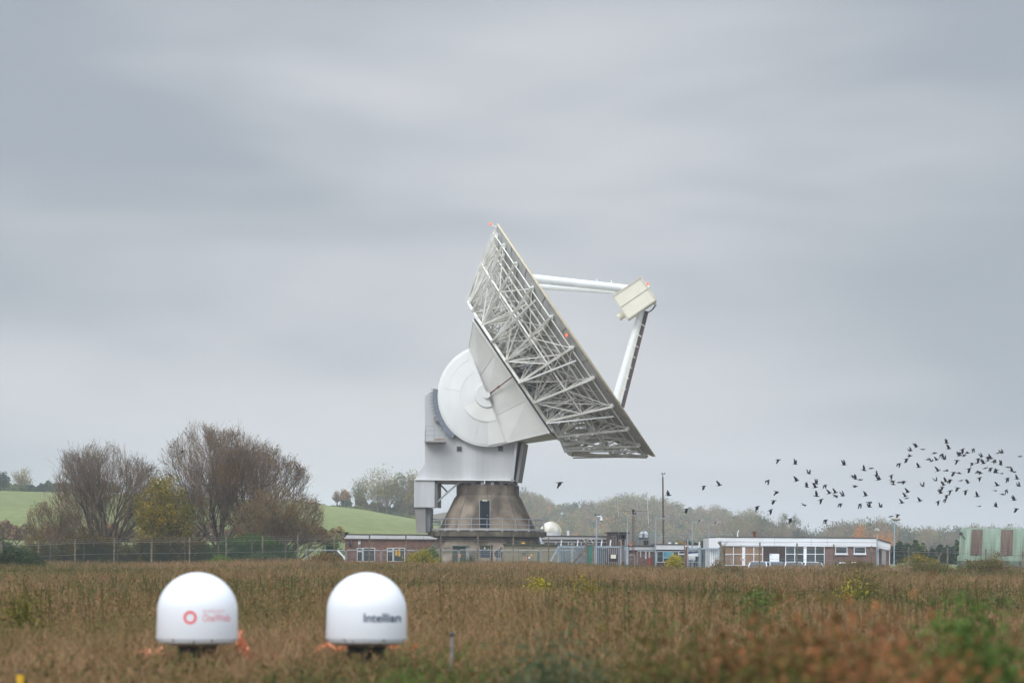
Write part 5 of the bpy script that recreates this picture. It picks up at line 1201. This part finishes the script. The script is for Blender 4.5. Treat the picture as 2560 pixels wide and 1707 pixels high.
def shrub(label, px, Y, yt, halfw, m, n=60, per=40, size=.12, lo=0., hi=1., name='shrub', cat='shrub', sr=.16, group=None, depth=1.0, flat=1.0):
    x = P(px, yt, Y).x; g = gz(x, Y); top = P(px, yt, Y).z; h = max(.35, top-g); hw = halfw/F*Y
    t = thing(name, label, cat, (x, Y, g), group); cl = np.stack([x+hw*nr.normal(0, .48, n), Y+hw*depth*nr.normal(0, .45, n), np.zeros(n)], 1)
    rr = np.clip(1-((cl[:, 0]-x)/hw/1.15)**2, .12, 1)**.6; cl[:, 2] = g+h*rr*nr.random(n)**.6*.95
    C = np.repeat(cl, per, 0)+nr.normal(0, sr, (n*per, 3)); C[:, 2] = np.maximum(C[:, 2], g+.02); tt = np.repeat(nr.random(n), per)*.5+.5*nr.random(n*per)
    np_quads('foliage', leaves(C, size), lo+(hi-lo)*tt, m, t)
    A = np.stack([x+hw*.5*nr.normal(0, .5, n), Y+nr.normal(0, .3*hw, n), np.full(n, g)], 1); np_quads('stem', sticks(A, cl, .012, .005), nr.random(n)*.3, 'weed', t); return t
SH = [
 ('dark green bramble mound at the left edge before the fence', 45, 166, 1374, 60, 'bramble', 260, 70, .13, 0, .7), ('dark evergreen bush behind the fence at the far left edge', 8, 199, 1345, 40, 'bramble', 90, 50, .14, 0, .35),
 ('bright green bush in front of the fence below the tall trees', 548, 184, 1392, 42, 'freshgreen', 90, 45, .11, 0, 1), ('wide low bramble patch with grey-green leaves right of the bright green bush', 655, 184, 1384, 75, 'bluegreen', 140, 45, .11, .1, .9),
 ('brown-red low thicket before the left end of the brick building', 815, 182, 1382, 60, 'weed', 130, 45, .11, .3, 1), ('white and yellow flowering bush before the brick building and plinth', 1055, 184, 1376, 50, 'yflower', 90, 46, .10, 0, .62),
 ('green part of the bush before the plinth', 1075, 185, 1366, 30, 'freshgreen', 60, 45, .10, 0, .8), ('round yellow flowering bush before the white office', 1687, 204, 1388, 22, 'yflower', 90, 60, .09, .2, .85),
 ('dark conical evergreen between the white office and the porch', 1765, 213, 1349, 12, 'bramble', 90, 60, .12, 0, .3), ('low grey-green bramble patch in the field left of the yellow shrub', 1830, 118, 1428, 62, 'bluegreen', 120, 46, .09, 0, .8),
 ('yellow-leaved shrub with dark stems in the right half of the field', 2130, 72, 1452, 70, 'yflower', 40, 16, .055, .1, .95), ('brown dock-like thicket behind the yellow-leaved shrub', 2150, 78, 1436, 60, 'weed', 60, 40, .07, .2, .8),
 ('ragged green weed clump with upright stems, centre right foreground', 1890, 48, 1478, 50, 'freshgreen', 56, 40, .055, 0, .7), ('small yellow-green weed standing before the pedestal', 1352, 76, 1458, 34, 'yflower', 34, 30, .075, 0, .75), ('thin yellow-green weed right of the small yellow one', 1462, 66, 1432, 38, 'yellowleaf', 34, 26, .07, .1, .8),
 ('tall green weed at the right of the yellow-leaved shrub', 2260, 62, 1462, 14, 'freshgreen', 18, 26, .05, 0, .7), ('blurred green upright weed in the right foreground', 2405, 26, 1500, 60, 'freshgreen', 44, 30, .06, 0, .8), ('dark green low weeds at the right edge', 2500, 60, 1498, 60, 'bramble', 50, 30, .06, .2, .9),
 ('reddish bramble thicket in the right foreground', 1860, 17, 1580, 150, 'redleaf', 130, 30, .055, .15, 1), ('large red and green bramble thicket at the bottom right', 2080, 15, 1566, 240, 'redleaf', 190, 30, .05, .15, 1), ('green and yellow bramble thicket in the bottom right corner', 2450, 15, 1560, 200, 'freshgreen', 150, 30, .05, 0, .85),
 ('blue-green low plant patch at the bottom centre', 1380, 20, 1590, 170, 'bluegreen', 90, 30, .045, .2, 1), ('brown-red bramble patch at the bottom centre right', 1660, 16, 1620, 170, 'weed', 90, 32, .05, 0, .8), ('dark green weed patch at the foot of the left radome', 470, 30, 1655, 60, 'weed', 36, 26, .045, 0, .6),
 ('yellow-green weeds left of the left radome', 60, 46, 1488, 70, 'yellowleaf', 40, 30, .06, 0, .5), ('thin green weed above the gap between the radomes', 730, 66, 1425, 12, 'freshgreen', 12, 20, .06, 0, .8),
 ('rusty brown and yellow thicket before the right end of the office', 2140, 176, 1404, 85, 'weed', 170, 45, .10, .25, .8), ('yellow-green young bushes between office and hut', 2300, 197, 1386, 60, 'yellowleaf', 120, 46, .12, 0, .85), ('narrow dark green conical bush between the Y-topped posts', 2308, 200, 1368, 9, 'bramble', 40, 40, .11, 0, .4),
 ('brown-leaved thicket in front of the green hut', 2460, 170, 1398, 90, 'weed', 200, 45, .10, .2, .85), ('tall sprawling brown stems before the green hut', 2490, 172, 1378, 22, 'hawthorn', 40, 30, .09, .1, .8), ('low brown thicket in front of the hut at the left', 2330, 168, 1408, 80, 'weed', 160, 42, .10, .2, .8),
 ('dark brown undergrowth beneath the left bare tree', 215, 203, 1335, 130, 'hawthorn', 420, 60, .14, 0, .35), ('dark undergrowth beneath the tallest tree', 430, 204, 1340, 150, 'hawthorn', 520, 60, .14, 0, .3), ('pale thorny undergrowth at the left end of the tree group', 95, 208, 1335, 50, 'hawthorn', 110, 40, .12, .1, .8),
 ('brown leafy undergrowth beneath the low spreading tree', 620, 205, 1335, 120, 'freshgreen', 420, 60, .12, 0, .35), ('olive hedge bush beyond the fence, left of the brick building', 830, 216, 1350, 30, 'freshgreen', 90, 50, .14, 0, .7), ('grey-green brambles at the foot of the green cabinet', 1175, 186, 1396, 24, 'bluegreen', 40, 40, .10, 0, .8),
 ('orange-leaved shrub above the white office roof', 1697, 238, 1352, 16, 'yellowleaf', 50, 36, .14, .6, .95),
 ('olive and russet bramble thicket at the bottom, left of the red and green one', 1980, 13.5, 1630, 120, 'weed', 110, 34, .045, .1, .9), ('dusky orange-leaved sprays at the bottom right', 2300, 13, 1600, 240, 'redleaf', 130, 30, .05, .2, 1), ('soft green weeds at the bottom, below the second radome', 1080, 19, 1668, 140, 'freshgreen', 70, 30, .045, 0, .7),
 ('reddish docks in the field left of the office', 1790, 182, 1392, 16, 'hawthorn', 30, 34, .09, .2, .8),
]
for a in SH: shrub(*a)

# ------------------------------------------------------------------ far hedges, trees and woods
def far_tree_quads(x, y, z, h, w, tone, bare=.3, leafn=220, ls=.5):
    cz = z+h*.6; n1 = int(leafn*(1-bare)); ncl = 16
    cl = unit(ncl)*(nr.random(ncl)**.5)[:, None]*np.array([w*.42, w*.42, h*.36])+np.array([x, y, cz])
    k = nr.integers(0, ncl, n1); C = cl[k]+nr.normal(0, w*.11, (n1, 3)); Q1 = leaves(C, ls); t1 = tone+nr.normal(0, .04, n1)+(nr.random(ncl)[k]-.5)*.16
    n2 = int(40+150*bare); v = unit(n2); v[:, 2] = np.abs(v[:, 2])*1.1-.15; B = np.array([x, y, z+h*.48])+v*np.array([w*.5, w*.5, h*.50])
    A = np.array([x, y, z+h*.12])+(B-np.array([x, y, z+h*.12]))*nr.uniform(.05, .5, n2)[:, None]; Q2 = sticks(A, B, .05, .02); t2 = .64+nr.normal(0, .03, n2)
    Q3 = sticks(np.array([[x, y, z-.3]]), np.array([[x, y, z+h*.6]]), .25, .1); return np.concatenate([Q1, Q2, Q3]), np.concatenate([t1, t2, [.6]])
def far_tree(label, px, Y, pyt, wpx, tone, bare=.3, leafn=900, ls=.35, pyb=None, name='tree', group=None):
    p = P(px, pyt, Y); g = gz(p.x, Y) if pyb is None else P(px, pyb, Y).z; t = thing(name, label, 'tree', (p.x, Y, g), group)
    Q, tt = far_tree_quads(p.x, Y, g, p.z-g, wpx/F*Y, tone, bare, leafn, ls); n3 = len(tt)-1
    np_quads('crown', Q[:n3], tt[:n3], 'far', t); np_quads('trunk', Q[n3:], tt[n3:], 'far', t)
YC = 660
far_tree('dark evergreen on the hill crest at the left edge', 4, YC, 1180, 42, .03, .05, 1400, .5, 1230)
far_tree('lone round pale tree on the hill crest at left', 56, YC, 1166, 56, .42, .45, 1000, .4, 1230)
for a in (('small bare tree at the foot of the crest hedge, left of the hillside clump', 843, 1224, 26, .66, .9, 300, 1262), ('small orange-tinted tree left of the hillside clump', 862, 1228, 30, .76, .3, 900, 1264), ('dark round bush beside the small orange-tinted tree', 866, 1252, 26, .12, .1, 800, 1270),
          ('grey-green tree at the left side of the hillside clump', 902, 1192, 40, .30, .45, 700, 1276), ('bare-topped tallest tree of the hillside clump', 945, 1160, 62, .42, .55, 1100, 1284), ('pale yellow-green tree in the middle of the hillside clump', 968, 1174, 44, .44, .35, 1100, 1288),
          ('green tree right of the middle of the hillside clump', 998, 1180, 44, .28, .35, 1100, 1292), ('tree with bare purple-grey top at the right of the hillside clump', 1018, 1174, 46, .60, .55, 800, 1296), ('bright yellow-green tree beside the turning head', 1034, 1178, 44, .44, .3, 1300, 1300), ('grey tree mostly hidden behind the pedestal boxes', 1062, 1190, 44, .25, .3, 1000, 1304)):
    far_tree(a[0], a[1], 690, a[2], a[3]*(1.55 if a[1] > 890 else 1.1), a[4], a[5], int(a[6]*1.5), .5, a[7])
def hedge(name, label, pts, Y, hpx, tone, n):
    Q = []; T = []
    P_ = np.array(pts, float); xs = nr.uniform(P_[0, 0], P_[-1, 0], n); ybase = np.interp(xs, P_[:, 0], P_[:, 1]); hh = hpx*(.62+.16*np.sin(xs*.05+1)+.12*np.sin(xs*.121)+.10*np.sin(xs*.31+2)+.2*nr.random(n))
    pts3 = np.array([tuple(P(x, yb-hv*r_, Y+d)) for x, yb, hv, r_, d in zip(xs, ybase, hh, nr.random(n), nr.uniform(-2, 2, n))])
    o = np_quads(name, leaves(pts3, .6), tone+nr.normal(0, .05, n)+.08*np.sin(xs*.05), 'far', None, origin=tuple(P(P_[0, 0], P_[0, 1], Y))); tag(o, label, 'hedge')
hedge('hedge', 'dark bluish hedge along the hill crest at left', [(-30, 1229), (160, 1229), (300, 1231)], YC, 26, .2, 9000)
hedge('hedge', 'thin dark hedge running down the right of the hill crest', [(730, 1262), (900, 1278), (1045, 1302), (1100, 1312)], 672, 12, .25, 9000)
hedge('thicket', 'mixed thicket under the hillside clump of trees', [(888, 1283), (960, 1292), (1075, 1310)], 694, 46, .33, 16000)
hedge('hedge', 'tawny hedge at the foot of the green hill behind the left trees', [(-30, 1345), (150, 1350), (400, 1352), (700, 1350), (860, 1352)], 330, 42, .58, 26000)
hedge('hedge', 'dark bluish-green thicket behind the right office and the green hut', [(1700, 1402), (2640, 1408)], 300, 52, .13, 26000)
def wood(name, label, n, fx, depth, tonef, hrange, Yr, leafn=200, ls=.5, top=None):
    Q = []; T = []; k = 0; tries = 0
    while k < n and tries < n*6:
        tries += 1; px = nr.uniform(*fx); Y = nr.uniform(*Yr); x = (px-CX)/F*Y; g = gz(x, Y); h = nr.uniform(*hrange)*(.82+.22*math.sin(px*.021)+.12*math.sin(px*.057+1))
        if top is not None:
            hz = CY+(px-CX)*math.tan(TH); lim = (H+(hz-np.interp(px, top[:, 0], top[:, 1]))/F*Y-g)*nr.uniform(.84 if name == 'valley_wood' else .76, 1.0)+g
            if g+h > lim: h = lim-g
            if h < 3.5: continue
        tone, bare = tonef(px, Y); q, t = far_tree_quads(x, Y, g-.3, h, h*nr.uniform(.55, .8), tone, bare, leafn, ls); Q.append(q); T.append(t); k += 1
    o = np_quads(name, np.concatenate(Q), np.concatenate(T), 'far', None, origin=(0, 0, 0)); tag(o, label, None, None, 'stuff')
def tone_c(px, Y):
    r_ = nr.random(); s_ = math.sin(px*.03)+math.sin(px*.011+Y*.01)
    if r_ < .20: return .50+nr.normal(0, .05), .5
    if r_ < .52: return .34+nr.normal(0, .05), .35
    if r_ < .74: return .68+nr.normal(0, .03), .65
    if r_ < .78+.04*s_ and Y < 1250: return .80+nr.normal(0, .04), .2
    return .18+nr.normal(0, .05), .15
def tone_r(px, Y):
    r_ = nr.random()
    if r_ < .42: return .12+nr.normal(0, .05), .1
    if r_ < .62: return .28+nr.normal(0, .05), .3
    return .64+nr.normal(0, .04), .8
TOP1 = np.array([(1180, 1215), (1290, 1206), (1340, 1226), (1400, 1238), (1440, 1228), (1500, 1240), (1560, 1226), (1620, 1222), (1680, 1226), (1740, 1246), (1800, 1244), (1900, 1240), (1925, 1275), (1990, 1300)], float)
TOP2 = np.array([(1840, 1275), (1900, 1278), (1945, 1285), (1975, 1276), (2005, 1278), (2030, 1302), (2100, 1294), (2150, 1290), (2210, 1288), (2260, 1298), (2340, 1308), (2380, 1304), (2600, 1314)], float)
wood('hillside_wood', 'hazy autumn wood covering the far hillside behind the masts', 620, (1170, 1960), 1, tone_c, (9, 14), (930, 1330), 190, .8, TOP1)
wood('valley_wood', 'dark green and brown wood behind the right office and hut', 460, (1820, 2640), 1, tone_r, (13, 19), (860, 1050), 240, .7, TOP2)
wood('valley_thicket', 'low dark thicket at the foot of the hazy wood', 190, (1180, 2640), 1, tone_r, (4, 7), (800, 860), 190, .5, None)
far_tree('tree with orange autumn leaves behind the office corner', 2150, 640, 1310, 66, .86, .1, 1700, .34, 1392)
far_tree('lower orange-brown tree behind the lamp post', 2215, 640, 1330, 76, .9, .15, 1500, .34, 1392)
far_tree('round bare tree rising above the green hut roof', 2434, 620, 1301, 62, .66, 1.0, 100, .3, 1392)
far_tree('bare double-topped tree above the office corner', 2200, 800, 1282, 46, .64, .85, 500, .4, 1392)
far_tree('pair of tall ivy-clad trees right of the hazy wood', 1988, 830, 1270, 30, .12, .1, 1300, .4, 1392)
far_tree('feathery ivy-clad tree above the tan windows', 1955, 830, 1272, 36, .22, .4, 1000, .4, 1392)

# ------------------------------------------------------------------ the dry field
def scatter(n, Y0, Y1, power=2.0):
    Y = (Y0**power+(Y1**power-Y0**power)*nr.random(n))**(1/power); px = nr.uniform(-70, 2630, n); return (px-CX)/F*Y, Y
def grass(name, label, n, Y0, Y1, hmin, hmax, w, power=2.0, seedo=0., lean=.6, shift=0.):
    x, y = scatter(n, Y0, Y1, power); g = ground(x, y)
    pt = patch(x, y*.45, .35, seedo); h = (hmin+(hmax-hmin)*nr.random(n)**1.5)*(1+.28*pt); h = np.where((y > 24) & (y < 33.5), np.minimum(h*1.3, .5+.24*nr.random(n)), h); A = np.stack([x, y, g-.03], 1)
    dr = nr.normal(0, lean, (n, 2)); B = A+np.stack([dr[:, 0]*h, dr[:, 1]*h, h], 1); ww = w*(.5+nr.random(n))
    Q = sticks(A, B, 1, .35)                    # width set below
    mid = (Q[:, 0]+Q[:, 1])/2; Q[:, 0] = mid+(Q[:, 0]-mid)*ww[:, None]; Q[:, 1] = mid+(Q[:, 1]-mid)*ww[:, None]
    m2 = (Q[:, 2]+Q[:, 3])/2; Q[:, 2] = m2+(Q[:, 2]-m2)*ww[:, None]; Q[:, 3] = m2+(Q[:, 3]-m2)*ww[:, None]
    pt2 = patch(x, y*.4, .9, seedo+3); tone = .46+shift+.24*pt+.2*pt2+nr.normal(0, .15, n)
    gi = patch(x, y*.4, .55, 9.0) > .52; tone = np.where(gi & (nr.random(n) < .6), nr.uniform(.02, .18, n), tone)
    nl = int(n*2.2); I = nr.integers(0, n, nl); f_ = nr.uniform(.35, 1.02, nl)[:, None]; C = A[I]*(1-f_)+B[I]*f_+nr.normal(0, .03, (nl, 3)); sz = np.clip(y[I]*.00030, .018, .05)*nr.uniform(.6, 1.7, nl)
    Q = np.concatenate([Q, leaves(C, sz)]); tone = np.concatenate([tone, tone[I]+nr.normal(.03, .12, nl)])
    o = np_quads(name, Q, tone, 'dry', None, origin=(0, 0, 0)); tag(o, label, None, None, 'stuff')
grass('far_field_grass', 'dry brown grass and weeds in the far half of the field', 270000, 95, 200, .5, 1.2, .010, 1.6, 0.)
grass('field_grass', 'dry brown grass and weeds across the middle of the field', 190000, 38, 100, .3, .85, .008, 1.6, 2., .6, -.02)
grass('near_field_grass', 'blurred grass and weeds in the foreground', 120000, 12, 42, .2, .7, .007, 1.5, 4., .6, -.04)
def mounds(name, label, n, Y0, Y1, m, r0, r1, per, size, lo, hi):
    x, y = scatter(n, Y0, Y1, 1.5); g = ground(x, y); r_ = nr.uniform(r0, r1, n); I = np.repeat(np.arange(n), per)
    v = unit(len(I))*(nr.random(len(I))**.4)[:, None]; C = np.stack([x[I]+v[:, 0]*r_[I]*1.5, y[I]+v[:, 1]*r_[I]*2.2, g[I]+np.abs(v[:, 2])*r_[I]*1.25+.1], 1)
    s_ = np.clip(y[I]*size, .03, .11)*nr.uniform(.6, 1.4, len(I)); o = np_quads(name, leaves(C, s_), lo+(hi-lo)*(nr.random(n)[I]*.65+.35*nr.random(len(I))), m, None, origin=(0, 0, 0)); tag(o, label, None, None, 'stuff')
mounds('leafy_clumps', 'low leafy clumps mottling the dry field', 1700, 30, 185, 'weed', .35, .95, 120, .0008, 0, .8)
mounds('green_clumps', 'low green herb clumps in the dry field', 650, 26, 184, 'freshgreen', .25, .7, 90, .0007, 0, .8)
mounds('russet_clumps', 'russet bramble clumps spread through the field', 500, 22, 150, 'redleaf', .3, .8, 100, .0008, .2, 1)
mounds('near_clumps', 'blurred mixed clumps in the foreground', 260, 13, 34, 'weed', .25, .6, 90, .001, 0, 1)
mounds('pale_grass_clumps', 'pale straw tufts in the dry field', 900, 34, 195, 'dry', .35, .8, 110, .0008, .35, .8)
# weeds: leafier stems dotted through the field
def weeds(name, label, n, Y0, Y1, m, h0, h1, per, size, lo, hi, thr, so_):
    x, y = scatter(n*4, Y0, Y1, 1.7); k = patch(x, y*.4, .45, so_) > thr; x, y = x[k][:n], y[k][:n]; n = len(x); g = ground(x, y); h = nr.uniform(h0, h1, n); h = np.where((y > 24) & (y < 33.5), np.minimum(h, .6), h)
    A = np.stack([x, y, g], 1); B = A+np.stack([nr.normal(0, .12, n), nr.normal(0, .12, n), h], 1); Q = [sticks(A, B, .012, .006)]; T = [nr.random(n)*.3]
    I = np.repeat(np.arange(n), per); f_ = nr.uniform(.3, 1, len(I))[:, None]; C = A[I]*(1-f_)+B[I]*f_+nr.normal(0, .09, (len(I), 3)); Q.append(leaves(C, size)); T.append(lo+(hi-lo)*(nr.random(n)[I]*.6+.4*nr.random(len(I))))
    o = np_quads(name, np.concatenate(Q), np.concatenate(T), m, None, origin=(0, 0, 0)); tag(o, label, None, None, 'stuff')
weeds('olive_weeds', 'olive green weeds dotted through the dry grass', 5000, 26, 190, 'freshgreen', .45, .95, 10, .07, 0, .7, .3, 5.)
weeds('russet_docks', 'russet dock stems dotted through the dry grass', 6000, 24, 195, 'redleaf', .5, 1.05, 9, .06, .2, .85, .15, 7.)
weeds('tall_stems', 'tall dead stems standing out of the dry field', 900, 36, 190, 'hawthorn', .9, 1.45, 16, .06, 0, .6, -.1, 3.)
weeds('brown_seedheads', 'brown seed heads standing above the dry grass', 9000, 26, 198, 'weed', .6, 1.25, 8, .05, .3, .8, -.2, 1.)
weeds('foreground_weeds', 'blurred red, green and brown weeds at the bottom of the view', 1500, 12, 32, 'weed', .3, .85, 14, .06, 0, 1, -1, 2.)

# ------------------------------------------------------------------ damp air
b = mb(); b.box((-1900, -140, -12), (1900, 2800, 60)); hz_ = b.build('haze', 'white'); tag(hz_, kind='stuff', label='thin damp haze over the whole site')
hm = bpy.data.materials.new('damp_air'); hm.use_nodes = True; ht = hm.node_tree; ht.nodes.remove(ht.nodes['Principled BSDF'])
pv = ht.nodes.new('ShaderNodeVolumePrincipled'); pv.inputs['Color'].default_value = (.93, .96, 1, 1); pv.inputs['Density'].default_value = 0.00027; pv.inputs['Anisotropy'].default_value = 0.0
ht.links.new(pv.outputs[0], ht.nodes['Material Output'].inputs['Volume']); hz_.data.materials.clear(); hz_.data.materials.append(hm)
SC.cycles.volume_bounces = 1; SC.cycles.transparent_max_bounces = 16
